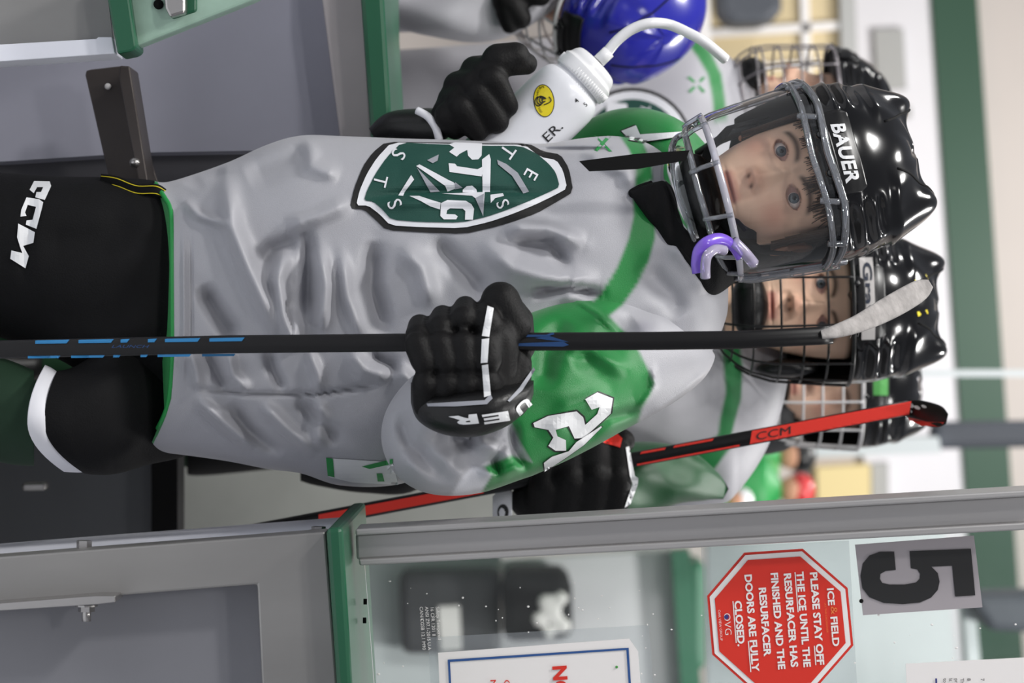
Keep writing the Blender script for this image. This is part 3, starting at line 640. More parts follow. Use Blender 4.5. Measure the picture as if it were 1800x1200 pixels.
def helmet(HM, parent, shell='helmet_black', letter=None, style=0, scale=1.0, fins=True, tall=0):
    nt, nz = 160, 90
    th = np.linspace(0, 2 * math.pi, nt, endpoint=False); t = np.linspace(0, 1, nz)
    T, TH = np.meshgrid(t, th, indexing='ij'); az = np.abs(np.where(TH > math.pi, TH - 2 * math.pi, TH))   # 0 = front
    zr = .038 - .075 * ss(1.25, 1.8, az) - .02 * ss(1.9, 2.8, az)
    z0 = zr; zc = .045; top = .148
    ph = T * math.pi / 2; rim = z0 - zc
    Z = z0 + (top - z0) * np.sin(ph * .98) ** 1.12; up = np.clip((Z - zc) / (top - zc), 0, 1)
    rr = np.sqrt(np.clip(1 - up ** 2.5, 0, 1)) * (1 - .05 * ss(0, -.1, Z - zc))
    hwid = .109 * scale; fd = .125 * scale; bd = .135 * scale
    sx = np.sin(TH); sy = -np.cos(TH); e = 2.25; rad = 1 / (np.abs(sx / hwid) ** e + np.abs(sy / np.where(sy < 0, fd, bd)) ** e) ** (1 / e)
    D = np.zeros_like(Z)
    D += -.004 * ss(.070, .080, Z) * ss(1.25, .9, az)                                # brow plate step
    for k in range(3):                                                       # three side ribs
        D += .0035 * gs(Z - (.050 + .018 * k), .007) * ss(.42, .6, az) * ss(1.35, 1.1, az)
        D -= .0045 * gs(Z - (.059 + .018 * k), .0045) * ss(.48, .65, az) * ss(1.25, 1.05, az)
    D += .006 * ss(.096, .108, Z - .012 * np.cos(az)) * ss(.2, .6, az)                # upper shell overlaps
    D -= .0045 * gs(Z - .040 * np.cos(az) * .3 - .078 + .02 * az / 3, .004) * ss(1.3, 1.6, az)
    X = (rad * rr + D) * sx; Y = (rad * rr + D) * sy; Z = Z + D * .5
    if fins:                                                                 # two swept shell flares beside a central ridge
        for s in (-1, 1):
            Z = Z + .024 * np.exp(-((X - s * .062) / .020) ** 2) * ss(-.07, .01, Y) * ss(.12, .05, Y) * ss(.075, .115, Z)
            X = X + s * .007 * np.exp(-((X - s * .07) / .024) ** 2) * ss(-.06, .01, Y) * ss(.11, .05, Y) * ss(.08, .11, Z)
    Z = Z + .004 * np.exp(-(X / .03) ** 2) * ss(.1, .13, Z)
    if tall: Z = np.where(Z > .05, .05 + (Z - .05) * tall, Z)
    V = np.stack([X, Y, Z], -1); inner = V * .955 + np.array([0, 0, .002]); V = V.reshape(-1, 3); iv = inner[::6].reshape(-1, 3)
    mb = MB(); mb.add(tolocal(HM, V), grid_faces(nz, nt) + [tuple((nz - 1) * nt + j for j in range(nt))])
    hm = mb.build('helmet', shell, parent)
    rimp = V[:nt]; ri = rimp * [.92, .92, 1] + [0, 0, .004]
    lin = MB(); L2 = np.vstack([rimp, ri, ri * [.95, .95, 1] + [0, 0, .04], ri * [.6, .6, 1] + [0, 0, .08]]); lin.add(tolocal(HM, L2), grid_faces(4, nt)); lin.build('padding', 'black_hole', hm, fix=False)
    # front name plate, hinge bracket and screws
    bvh = bvh_of(hm)
    def surf(x, z, off):
        hit = bvh.ray_cast(Vector(tolocal(HM, [(x, -.3, z)])[0]), Vector(HM[0] @ np.array([0, 1, 0])))
        p = np.array(hit[0]) if hit[0] is not None else tolocal(HM, [(x, -.12, z)])[0]
        return p - HM[0] @ np.array([0, off, 0])
    def plate(name, outl, off, th_, m):
        V, Fc = poly_tris([outl], .006); A = np.array([surf(x, z, off) for x, z in V]); o = MB().add(A, Fc).build(name, m, hm, fix=False)
        md = o.modifiers.new('s', 'SOLIDIFY'); md.thickness = th_; md.offset = 0; return o
    plate('brow_plate', [(-.05, .046), (.05, .046), (.052, .074), (.046, .084), (-.046, .084), (-.052, .074)], .0025, .004, 'helmet_matte')
    plate('hinge_bracket', [(-.032, .030), (.032, .030), (.036, .044), (.028, .056), (-.028, .056), (-.036, .044)], .0055, .004, 'helmet_matte')
    for s in (-1, 1):
        p = surf(s * .024, .044, .0085); V, Fc = sphere(p, .0052, 8, 12); MB().add(V, Fc).build('screw', 'helmet_black', hm)
        for zz in (.05, .066, .082):
            pass
    if letter:
        V, Fc = text2d(letter, 1, .035, shear=.12, spacing=1.05); w = V[:, 0].max() - V[:, 0].min(); cx = (V[:, 0].max() + V[:, 0].min()) / 2
        A = np.array([surf(((v[0] - cx) / w) * .074 + .003, .0605 + v[1] * .0175 / .75 * 1.0, .0062) for v in V]); MB().add(A, Fc).build('lettering', 'white_print', hm, False, False)
    for sgn in (-1, 1):
        pts = []
        for k in range(24):
            x = sgn * (.030 + .036 * k / 23); yy = -.085 + .13 * k / 23; hit = bvh.ray_cast(Vector(tolocal(HM, [(x, yy, .4)])[0]), Vector(HM[0] @ np.array([0, 0, -1.])))
            if hit[0] is not None: pts.append(np.array(hit[0]))
        if len(pts) > 4: MB().add(*tube_world(pts, .0016, 6)).build('shell_seam', 'black_hole', hm)
    seam = []
    return hm, surf
def V_at(HM, X, Y, Z, i, j): return tolocal(HM, [(X[i, j], Y[i, j], Z[i, j])])[0]

MZ = [(-.150, .040, .085), (-.140, .062, .108), (-.12, .082, .128), (-.10, .094, .138), (-.07, .104, .140), (0, .110, .136), (.05, .113, .134), (.08, .112, .13)]
def mask_pt(th, z, off=0):
    t = np.array(MZ); hw = np.interp(z, t[:, 0], t[:, 1]) + off; fd = np.interp(z, t[:, 0], t[:, 2]) + off
    e = 2.5; s, c = np.sin(th), np.cos(th); r = 1 / ((np.abs(s) / hw) ** e + (np.abs(c) / fd) ** e) ** (1 / e)
    return np.stack([r * s, -r * c, np.broadcast_to(z, np.shape(r * s))], -1)
def bar(mb, HM, ths, zs, r, off=0, n=28, ns=8, flat=1):
    th = np.linspace(ths[0], ths[1], n); z = np.linspace(zs[0], zs[1], n) if len(zs) == 2 else np.interp(np.linspace(0, 1, n), np.linspace(0, 1, len(zs)), zs)
    mb.add(*tube_world(tolocal(HM, mask_pt(th, z, off)), r, ns))
def sheet(mb, HM, th0, th1, z0, z1, nt=50, nz=20, off=0, bulge=0):
    th = np.linspace(th0, th1, nt); z = np.linspace(z0, z1, nz); Z, T = np.meshgrid(z, th, indexing='ij')
    V = mask_pt(T, Z, off); V = V.reshape(-1, 3); mb.add(tolocal(HM, V), grid_faces(nz, nt, False))
def wire_cage(HM, parent, m, top=.04, bars=(.038, .0, -.035, -.07), vert=(-60, -36, -12, 12, 36, 60), r=.0018, chin=True):
    d = math.radians; A = 82; mb = MB()
    zs = list(bars) + [-.100, -.128]
    for z in zs: bar(mb, HM, (-d(A), d(A)), (z, z), r)
    for v in vert: bar(mb, HM, (d(v), d(v)), (top, -.145), r, .001)
    for s in (-1, 1): bar(mb, HM, (s * d(A), s * d(A)), (top, -.128), r * 1.3)
    bar(mb, HM, (-d(A), d(A)), (top, top), r * 1.4)
    c = MB.build(mb, 'cage', m, parent)
    if chin:
        V, Fc = sphere((0, -.092, -.103), (.048, .030, .026), 14, 20); MB().add(tolocal(HM, V), Fc).build('chin_cup', 'black_leather', parent)
    return c
def neck_guard(HM, parent, m='black_fabric'):
    pass
# ---------------------------------------------------------------- the main player
def dye(c, X, Y, poly, col, soft=6.0):
    """fabric colour inside an outline, with an edge as smooth as the mesh allows"""
    d = np.full(X.shape, 1e9); n = len(poly)
    for i in range(n):
        a = poly[i]; b = poly[(i + 1) % n]; dx, dy = b[0] - a[0], b[1] - a[1]; t = np.clip(((X - a[0]) * dx + (Y - a[1]) * dy) / (dx * dx + dy * dy + 1e-9), 0, 1)
        d = np.minimum(d, np.hypot(X - a[0] - t * dx, Y - a[1] - t * dy))
    sd = np.where(in_poly(X, Y, poly), -d, d); k = np.clip(.5 - sd / soft, 0, 1)[:, None]; return c * (1 - k) + np.asarray(col) * k
GR = np.array(S(166, 166, 172)[:3]); GN = np.array(S(16, 124, 54)[:3]); WH = np.array(S(205, 205, 212)[:3]); DKS = np.array(S(112, 112, 118)[:3])
pl = thing('person', 'young player in gray and green jersey and clear visor, holding bottle and stick', 'person', P(-520, 450, 3.0))
FOLDS = [([(322, 352), (350, 378), (392, 392), (400, 380)], 9, .010), ([(398, 300), (402, 350), (408, 400), (432, 460), (468, 540), (490, 600)], 17, .017),
 ([(505, 430), (488, 490), (500, 560), (515, 598), (520, 575), (505, 540)], 13, .015), ([(500, 400), (560, 380), (620, 352)], 14, .010),
 ([(560, 430), (572, 500), (566, 590)], 14, .012), ([(600, 440), (610, 520), (640, 600)], 11, .008), ([(352, 500), (390, 560), (420, 600)], 16, -.014),
 ([(450, 470), (478, 440), (530, 420)], 15, -.010), ([(540, 400), (542, 480), (538, 560)], 12, -.010), ([(660, 420), (655, 500), (680, 590)], 17, -.012),
 ([(430, 310), (520, 270), (545, 250)], 22, -.010), ([(540, 242), (548, 290), (600, 310)], 15, .008), ([(330, 330), (345, 300), (400, 300)], 18, -.008),
 ([(638, 348), (740, 338), (850, 337), (985, 343)], 9, -.0045), ([(640, 362), (760, 352), (880, 350), (980, 352)], 12, .004),
 ([(880, 400), (960, 402), (1030, 430)], 14, .010), ([(900, 425), (970, 428), (1000, 470)], 11, -.009), ([(840, 420), (900, 470), (1000, 500), (1060, 505)], 22, .012),
 ([(760, 420), (820, 480), (860, 520)], 17, -.010), ([(700, 430), (740, 470), (760, 540)], 17, .009), ([(930, 512), (1000, 506), (1060, 516)], 9, -.016), ([(1020, 262), (1100, 300), (1120, 340)], 16, .008), ([(930, 262), (1000, 262), (1080, 262)], 4, -.01),
 ([(335, 683), (440, 692), (560, 692), (690, 672)], 3.5, -.006), ([(345, 700), (390, 740), (450, 790)], 12, .011), ([(400, 705), (440, 760), (500, 800)], 13, -.010), ([(455, 705), (500, 750), (560, 800)], 13, .010), ([(520, 700), (560, 740), (600, 780)], 13, -.008), ([(560, 700), (565, 740), (560, 790)], 14, .008),
 ([(330, 610), (345, 650), (350, 690)], 10, .008), ([(360, 612), (380, 655), (400, 690)], 10, -.008), ([(400, 612), (410, 660), (440, 690)], 10, .008), ([(470, 612), (480, 650), (500, 688)], 10, -.007), ([(540, 612), (560, 660), (560, 690)], 10, .008), ([(610, 612), (640, 650), (690, 665)], 14, .009), ([(650, 620), (690, 640), (700, 660)], 10, -.008),
 ([(1130, 470), (1180, 520), (1200, 560)], 22, -.007), ([(1180, 420), (1230, 480), (1240, 520)], 20, .006), ([(322, 400), (324, 560), (322, 680)], 4, .003), ([(335, 400), (336, 560), (334, 670)], 3, -.0025),
 ([(700, 290), (800, 300), (900, 290)], 30, .004), ([(690, 640), (730, 680), (760, 720)], 14, .01)]
def jfold(X, Y):
    r = np.zeros(X.shape)
    for p, s, a in FOLDS: r += ridge(X, Y, p, s * .95, a * 2.3)
    return r + .0022 * np.sin(X / 37 + Y / 61) * np.sin(Y / 43 - X / 90)
def hemwarp(X, Y):
    h = np.interp(Y, [300, 320, 345, 370, 620, 700, 740, 795, 820], [-34, -28, -12, 0, 2, -3, -16, -42, -46])
    return X + h * np.clip(1 - (X - 300) / 130, 0, 1) ** 2, Y
TOR = [(300, 556, 3.03, 238, .125), (322, 557, 3.03, 239, .130), (400, 548, 3.03, 262, .140), (470, 539, 3.03, 285, .148), (530, 535, 3.03, 297, .152), (600, 546, 3.03, 307, .155), (700, 547, 3.03, 304, .155),
       (800, 530, 3.03, 284, .155), (900, 520, 3.03, 270, .155), (960, 514, 3.03, 262, .152), (1030, 500, 3.03, 258, .145), (1090, 492, 3.03, 252, .135), (1150, 482, 3.03, 224, .125), (1205, 490, 3.03, 180, .110), (1250, 500, 3.04, 120, .085), (1276, 505, 3.05, 55, .045), (1280, 505, 3.05, 20, .015)]
ARM = [(1225, 570, 3.02, 62, .05), (1190, 590, 2.99, 92, .075), (1120, 618, 2.95, 112, .088), (1030, 648, 2.91, 128, .094), (940, 690, 2.885, 132, .094), (870, 730, 2.87, 124, .09), (810, 765, 2.86, 108, .085), (765, 775, 2.845, 92, .078), (752, 752, 2.81, 80, .066), (775, 712, 2.775, 72, .055), (815, 680, 2.76, 60, .045)]
AF = [([(1260, 640), (1190, 700), (1130, 742)], 8, .006), ([(1120, 560), (1060, 600), (1000, 640)], 26, -.010), ([(1110, 660), (1040, 610), (980, 600)], 18, .010), ([(1000, 560), (960, 620), (950, 690)], 24, -.010), ([(1080, 690), (1000, 720), (960, 780)], 22, .008), ([(1130, 720), (1070, 735), (1020, 780)], 10, -.007),
 ([(900, 800), (850, 780), (830, 740)], 13, .014), ([(925, 815), (880, 835), (840, 830)], 11, .013), ([(890, 770), (870, 810), (880, 850)], 8, -.012), ([(820, 850), (780, 810), (740, 800)], 18, .008), ([(700, 720), (720, 780), (780, 830)], 15, -.010), ([(860, 740), (830, 770), (790, 780)], 14, -.012), ([(900, 740), (905, 790), (925, 830)], 9, -.012), ([(700, 800), (760, 850), (830, 868)], 14, .007), ([(980, 520), (1010, 525), (1050, 550), (1090, 590)], 4, .005), ([(1148, 640), (1150, 680), (1120, 720)], 5, .006)]
def afold(X, Y):
    r = np.zeros(X.shape)
    for p, s, a in AF: r += ridge(X, Y, p, s, a * 1.8)
    return r + .002 * np.sin(X / 23 + Y / 31)
RARM = [(1215, 300, 3.14, 50, .05), (1160, 262, 3.14, 62, .06), (1090, 258, 3.20, 66, .062), (1000, 300, 3.26, 60, .058), (900, 320, 3.27, 56, .055), (820, 300, 3.24, 48, .048), (740, 262, 3.17, 38, .036)]
jb = MB(); parts = []
for K, nu, nv, e, nm, fo, wp in ((TOR, 330, 300, 2.35, (0, 1), jfold, hemwarp), (ARM, 200, 180, 2.1, None, afold, None), (RARM, 70, 60, 2, None, None, None)):
    V, Fc, X, Y = loft(K, nu, nv, e, nm, fo, wp); jb.add(V, Fc); parts.append((X, Y))
jersey = jb.build('jersey', 'jersey', pl)
GREEN_ARM = [(925, 505), (1000, 505), (1030, 520), (1060, 545), (1100, 585), (1125, 620), (1142, 655), (1150, 672), (1143, 695), (1128, 718), (1120, 750), (1040, 900), (830, 900), (842, 866), (862, 838), (852, 820), (900, 800), (935, 812), (915, 780), (900, 745), (880, 700), (870, 600), (880, 520)]
STRIPE = [(1113, 343), (1153, 375), (1151, 420), (1140, 460), (1120, 500), (1095, 535), (1064, 561), (1030, 545), (1060, 510), (1085, 470), (1105, 420), (1114, 380)]
STRIPE2 = [(1080, 225), (1120, 225), (1145, 285), (1148, 315), (1117, 330), (1118, 290), (1105, 262)]
WHITE_CUFF = [(786, 885), (812, 838), (832, 818), (864, 834), (846, 866), (830, 890)]
cols = []
for k, (X, Y) in enumerate(parts):
    c = np.tile(GR, (len(X), 1))
    if k == 0:
        c = dye(c, X, Y, STRIPE, GN); c = dye(c, X, Y, STRIPE2, GN)
        hx = np.interp(Y, [300, 320, 345, 370, 620, 700, 740, 795, 820], [-34, -28, -12, 0, 2, -3, -16, -42, -46]) + 300
        c[X < hx + 4.5] = np.array(S(30, 120, 60)[:3])
    if k == 1:
        c = dye(c, X, Y, STRIPE, GN); c = dye(c, X, Y, GREEN_ARM, GN); c = dye(c, X, Y, WHITE_CUFF, WH * 1.05)
    if k == 2: c[:] = GN
    cols.append(c)
set_dye(jersey, np.vstack(cols))
jb_bvh = bvh_of(jersey)
# hem piping
pip = [(272, 322), (278, 330), (290, 348), (299, 366), (302, 400), (303, 500), (303, 620), (298, 690), (288, 730), (262, 780)]
q = spline(pip, 60); V, Fc = drape((q, []), jb_bvh, -.001); o = MB().add(*tube_world(V, .0028, 8)).build('hem_piping', 'green_fabric', jersey)
# chest crest
cr_o = [(678, 249), (655, 268), (638, 292), (622, 332), (615, 366), (640, 368), (660, 386), (678, 404), (740, 408), (815, 411), (865, 400), (900, 390), (945, 374), (980, 354), (1008, 337), (1000, 295), (985, 271), (955, 266), (930, 252), (850, 252), (760, 250)]
cr_w = [(688, 250), (662, 278), (645, 305), (632, 335), (626, 361), (647, 361), (667, 376), (686, 396), (740, 399), (812, 401), (860, 390), (898, 377), (940, 360), (975, 343), (997, 331), (990, 300), (978, 281), (950, 276), (922, 254), (850, 254), (760, 252)]
cr_t = [(706, 250), (680, 276), (660, 305), (645, 335), (640, 352), (656, 354), (672, 368), (688, 386), (740, 390), (810, 391), (855, 381), (893, 368), (935, 351), (966, 337), (984, 328), (977, 303), (965, 288), (944, 270), (915, 256), (850, 256), (760, 253)]
def rnd(p):
    q = np.array(p + p[:1], float); o = []
    for a, b in zip(q[:-1], q[1:]): o += [tuple(a * .82 + b * .18), tuple(a * .5 + b * .5), tuple(a * .18 + b * .82)]
    return o
crest = decal('crest', poly_tris([rnd(cr_o)]), jb_bvh, 'black_twill', jersey, .0014, 4, .09)
decal('crest_border', poly_tris([rnd(cr_w)]), jb_bvh, 'white_twill', crest, .0026, 4, .09)
decal('crest_field', poly_tris([rnd(cr_t)]), jb_bvh, 'teal_twill', crest, .0038, 4, .09)
def c4(*pts): return [(600 + x / 3, 220 + y / 3) for x, y in pts]
WL = [c4((566, 100), (600, 90), (742, 96), (740, 160), (722, 180), (690, 182), (668, 160), (664, 130), (625, 150), (608, 166), (568, 140), (596, 118)),   # R (upper)
      c4((566, 200), (600, 203), (610, 216), (718, 232), (742, 220), (752, 210), (758, 238), (745, 250), (740, 270), (610, 252), (570, 246)),              # I
      c4((395, 215), (412, 206), (568, 290), (590, 300), (628, 330), (600, 335), (560, 350), (548, 320)),                                          # slanting stick
      c4((368, 262), (384, 286), (334, 352), (326, 372), (300, 370)),                                                             # short stick
      c4((640, 340), (660, 322), (690, 318), (712, 338), (716, 356), (640, 354)),
      c4((780, 152), (788, 180), (784, 352), (745, 352), (742, 180)),                                                             # star point
      c4((530, 360), (756, 352), (748, 480), (728, 430), (706, 384), (690, 372)),                                                   # star lower
      c4((560, 394), (656, 398), (686, 416), (700, 440), (694, 498), (652, 498), (654, 452), (640, 440), (574, 438), (558, 448), (554, 468), (600, 470), (614, 480), (606, 496), (540, 496), (522, 478), (526, 410)),  # G
      c4((358, 372), (410, 372), (470, 392), (524, 408), (520, 444), (470, 428), (420, 400)),                                        # swoosh
      c4((786, 366), (852, 358), (858, 372), (812, 384), (788, 410))]
for pts in WL: decal('emblem_stroke', poly_tris([pts]), jb_bvh, 'white_twill', crest, .005, 4, .09)
GLs = [c4((398, 222), (520, 350), (470, 354)), c4((822, 182), (870, 204), (930, 250), (990, 350), (960, 360), (900, 266), (826, 206)), c4((600, 338), (640, 330), (600, 300)), c4((452, 184), (514, 154), (508, 186), (482, 200)), c4((706, 384), (748, 478), (752, 360))]
for pts in GLs: decal('emblem_shade', poly_tris([pts]), jb_bvh, 'gray_twill', crest, .0056, 4, .09)
for s, x, y, a, sz in (('S', 701, 271, 28, 36), ('T', 669, 318, 14, 34), ('S', 694, 358, -22, 36), ('T', 893, 266, 35, 36), ('E', 934, 306, 30, 34), ('S', 884, 358, -25, 32)):
    V, Fc = text2d(s, sz, .05, 'CENTER'); V = V - [0, sz * .35]
    decal('letter', place_text((V, Fc), x, y, a), jb_bvh, 'white_twill', crest, .0052, 4, .09)
# sleeve number and back number
def c5b(*pts): return [(680 + x / 3, 480 + y / 3) for x, y in pts]
num = [c5b((1046, 664), (1110, 628), (1192, 660), (1180, 740), (1040, 868), (990, 872), (960, 806), (890, 826), (900, 860), (944, 880), (946, 936), (890, 936), (852, 910), (878, 866), (852, 826), (780, 812), (772, 790), (852, 752), (1000, 728), (1036, 760), (1046, 800), (1110, 742), (1122, 706), (1080, 720))]
def grow(p, k): c = np.mean(p, 0); q = np.array(p) - c; n = np.linalg.norm(q, axis=1)[:, None]; return [tuple(v) for v in c + q * (n + k) / n]
decal('number_outline', poly_tris([grow(num[0], 3.2)]), jb_bvh, 'black_print', jersey, .0012, 7, .12)
decal('number', poly_tris([num[0]]), jb_bvh, 'white_print', jersey, .0022, 7, .12)
n2 = c5b((828, 1000), (870, 968), (960, 938), (1000, 890), (1130, 806), (1134, 812), (1040, 906), (950, 970), (834, 1046))
n3 = [(1092, 230), (1118, 220), (1125, 236), (1200, 231), (1208, 238), (1132, 249), (1108, 246)]
decal('number_outline', poly_tris([grow(n3, 3)]), jb_bvh, 'black_print', jersey, .003, 4, .2); decal('number', poly_tris([n3]), jb_bvh, 'white_print', jersey, .005, 4, .2)
decal('number_outline', poly_tris([grow(n2, 2)]), jb_bvh, 'black_print', jersey, .002, 3, .12); decal('number', poly_tris([n2]), jb_bvh, 'white_print', jersey, .005, 3, .12)
decal('back_number', poly_tris([[(575, 805), (690, 812), (700, 852), (620, 848), (578, 838)]]), jb_bvh, 'white_print', jersey, .0016, 7, .2)
for p in ([(573, 804), (585, 806), (588, 839), (576, 836)], [(636, 820), (690, 806), (690, 815), (650, 824)], [(662, 832), (672, 832), (676, 846), (664, 846)]):
    decal('number_edge', poly_tris([p]), jb_bvh, 'green_fabric', jersey, .0026, 7, .2)
for p in ([(1044, 238), (1050, 240), (1076, 266), (1070, 266)], [(1068, 238), (1074, 240), (1050, 266), (1044, 264)]):
    decal('lace_mark', poly_tris([p]), jb_bvh, 'green_fabric', jersey, .0016, 7, .2)
# collar, neck and shoulder-pad showing in the neck
ck = MB(); V, Fc, X, Y = loft([(1108, 339, 2.915, 3, .004), (1125, 348, 2.918, 20, .016), (1150, 362, 2.925, 42, .026), (1185, 385, 2.935, 70, .036), (1225, 410, 2.95, 92, .05), (1262, 425, 2.97, 92, .055), (1330, 380, 3.02, 80, .07)], 50, 70, 2.2, (0, 1), lambda X, Y: .002 * np.sin(X / 5)); ck.add(V, Fc)
ck.build('neck_guard', 'black_fabric', pl)
ck = MB(); q = spline([(1145, 322), (1122, 330), (1109, 340), (1128, 352), (1152, 376), (1180, 412), (1212, 458), (1240, 500)], 50)
V, _ = drape((q[:, :2], []), jb_bvh, .001); ck.add(*tube_world(V, .0035, 8)); ck.build('collar', 'black_fabric', jersey)
# hockey pants, belt, socks, skates
pb = MB()
PF = [([(250, 380), (180, 420), (60, 430)], 30, -.010), ([(290, 560), (200, 600), (60, 600)], 30, .012), ([(280, 620), (200, 640), (120, 660)], 16, -.012), ([(180, 320), (100, 330), (20, 350)], 14, .006), ([(60, 300), (50, 400), (40, 500)], 10, -.006)]
def pfold(X, Y): return sum(ridge(X, Y, p, s, a) for p, s, a in PF)
for K in ([(420, 560, 3.05, 170, .11), (300, 520, 3.05, 195, .12), (200, 500, 3.04, 188, .125), (100, 470, 3.03, 160, .12), (0, 448, 3.03, 145, .115), (-70, 440, 3.03, 140, .11)],
          [(420, 640, 3.09, 120, .08), (330, 675, 3.08, 125, .085), (260, 695, 3.045, 122, .10), (200, 715, 3.00, 118, .11), (120, 738, 2.97, 96, .105), (78, 742, 2.96, 90, .10)]):
    V, Fc, X, Y = loft(K, 90, 90, 2.3, (0, 1), pfold, (lambda X, Y: (X + 70 * np.clip((Y - 742) / 90, 0, 1) ** 2 * np.clip(1 - (X - 78) / 120, 0, 1) + 22 * np.clip((742 - Y) / 90, 0, 1) ** 2 * np.clip(1 - (X - 78) / 120, 0, 1), Y)) if K[1][1] == 675 else None); pb.add(V, Fc)
pants = pb.build('hockey_pants', 'black_fabric', pl); pbv = bvh_of(pants)
V, Fc = [], []
for k, (s, x, y) in enumerate((('C', 58, 320), ('C', 43, 368), ('M', 24, 413))):
    pass
def q3(*p): return [(x / 3, 250 + y / 3) for x, y in p]
for pts in (q3((180, 204), (262, 206), (270, 230), (236, 304), (186, 290), (192, 262), (216, 262), (228, 236), (196, 236), (178, 268), (156, 250)),
            q3((140, 290), (206, 300), (228, 316), (222, 344), (192, 456), (136, 434), (140, 412), (172, 408), (190, 340), (146, 330), (132, 370), (140, 388), (108, 392), (112, 356)),
            q3((96, 428), (184, 474), (176, 530), (122, 546), (152, 600), (134, 664), (54, 614), (60, 570), (118, 584), (106, 552), (90, 500))):
    decal('lettering', poly_tris([pts]), pbv, 'white_print', pants, .0016, 8, .2)
bl = MB(); q = spline([(178, 316, 3.0), (205, 320, 2.985), (240, 333, 2.975), (275, 334, 2.97), (295, 345, 2.98)], 24)
w = P(q[:, 0], q[:, 1], q[:, 2]); bl.add(*tube_world(w, .0075, 10, flat=.25, up=RT * .2 + DN)); belt = bl.build('belt', 'black_rubber', pants)
for s in (-1, 1): MB().add(*tube_world(w + DN * .0045 * s - FWD * .0022, .0006, 6)).build('stitching', 'yellow', belt)
for K, W2 in (([(60, 735, 2.97, 84, .085), (0, 720, 2.98, 92, .09), (-120, 690, 3.0, 84, .085), (-300, 665, 3.03, 60, .06), (-350, 660, 3.03, 52, .055)], 1), ([(-60, 440, 3.03, 95, .09), (-150, 440, 3.04, 88, .085), (-300, 445, 3.06, 60, .06), (-350, 445, 3.06, 52, .055)], 0)):
    V, Fc, X, Y = loft(K, 50, 50, 2, (0, 1)); MB().add(V, Fc).build('sock', mat('sock_green%d' % W2, S(8, 44, 22), .8), pl)
V, Fc, X, Y = loft([(98, 745, 2.96, 82, .088), (84, 742, 2.955, 88, .096), (68, 738, 2.955, 92, .1), (54, 735, 2.955, 94, .1)], 14, 60, 2, (0, 1), None, lambda X, Y: (X + np.where(Y > 742, 72, 26) * ((Y - 742) / 92) ** 2 - 6, Y)); MB().add(V, Fc).build('sock_band', 'white_fabric', pl)
def skate(yc, d, parent):
    o = MB(); V, Fc, X, Y = loft([(-335, yc, d, 52, .055), (-380, yc, d - .01, 50, .085), (-430, yc, d - .03, 46, .12), (-455, yc, d - .03, 42, .125)], 20, 30, 2.4, (0, 1)); o.add(V, Fc)
    s = o.build('skate', 'black_leather', parent); MB().add(*slab([(-480, yc - 3), (-455, yc - 3), (-455, yc + 3), (-480, yc + 3)], d - .15, .25)).build('blade', 'steel', s, False)
skate(445, 3.07, pl); skate(660, 3.05, pl)
# body, head, helmet
HMm = head_matrix(1379, 327, 3.0, 14, -9, 2)
body = loft([(1290, 372, 3.02, 60, .05), (1230, 420, 3.03, 90, .07), (1180, 450, 3.04, 160, .09), (1000, 500, 3.04, 190, .10), (700, 520, 3.04, 180, .10), (420, 540, 3.04, 170, .09)], 40, 40, 2.2, (0, 1))[:2]
head_mesh('body', HMm, pl, body); eyes(HMm, pl, (.03, .05)); ears(HMm, pl)
hb = MB()
for k in range(220):
    x0 = -.062 + .124 * k / 219; z0 = .058; L = .020 + .010 * random.random() + .007 * math.sin(k * .13 + 1) + .010 * (x0 > .01); n = 6; pts = []
    for i in range(n):
        z = z0 - L * i / (n - 1); x = x0 + .004 * math.sin(k * 1.3) * i / n + (.012 * i / n if k % 7 == 0 else 0); pts.append((x, -float(face_y(np.array(x), np.array(min(z, .05)))) - .003, z))
    hb.add(*tube_world(tolocal(HMm, pts), np.linspace(.0013, .0004, n), 5))
for s in (-1, 1):
    for k in range(22):
        y0 = -.045 + .07 * k / 21; n = 6; pts = [(s * (.071 + .004 - .005 * (i / n)), y0 + .003 * math.sin(k), .05 - (.07 + .02 * math.sin(k * 2.1)) * i / (n - 1)) for i in range(n)]; hb.add(*tube_world(tolocal(HMm, pts), np.linspace(.003, .001, n), 6))
hb.build('hair', 'hair', pl)
hm, surf = helmet(HMm, pl, 'helmet_black', 'BAUER', tall=1.12)
dg = math.radians
vz = MB(); sheet(vz, HMm, -dg(80), dg(80), -.083, .043, 60, 16); vis = vz.build('visor', 'visor', hm, fix=False)
cm = MB()
bar(cm, HMm, (-dg(80), dg(80)), (.030, .043, .052, .047, .052, .043, .030), .0048, .003, 50, 10); cm.build('upper_frame', 'clear_bar', hm)
cm = MB(); bar(cm, HMm, (-dg(80), dg(80)), (.020, .030, .032, .028, .032, .030, .020), .0042, .004, 50, 10); cm.build('upper_frame', 'clear_bar', hm)
for a in (-72, -48, -22, 22, 48, 72):
    cm = MB(); bar(cm, HMm, (dg(a), dg(a + 3)), (.024, .046), .004, .004, 8); cm.build('frame_strut', 'clear_bar', hm)
for s in (-1, 1):
    cm = MB(); bar(cm, HMm, (s * dg(80), s * dg(80)), (.046, -.09), .004, .002, 20); bar(cm, HMm, (s * dg(92), s * dg(86)), (.04, -.085), .0035, .002, 20); cm.build('side_rail', 'clear_bar', hm)
    for z in (.02, -.02, -.06): cm = MB(); bar(cm, HMm, (s * dg(80), s * dg(91)), (z, z), .0026, .002, 6); cm.build('side_rung', 'clear_bar', hm)
    cm = MB(); sheet(cm, HMm, s * dg(81), s * dg(88), -.07, .03, 6, 10, .004); cm.build('side_label', 'navy' if s > 0 else 'sign_blue', hm, fix=False) if False else None
cm = MB(); bar(cm, HMm, (-dg(82), dg(82)), (-.083, -.083), .0046, .001, 60, 12); cm.build('lower_bar', 'clear_white', hm)
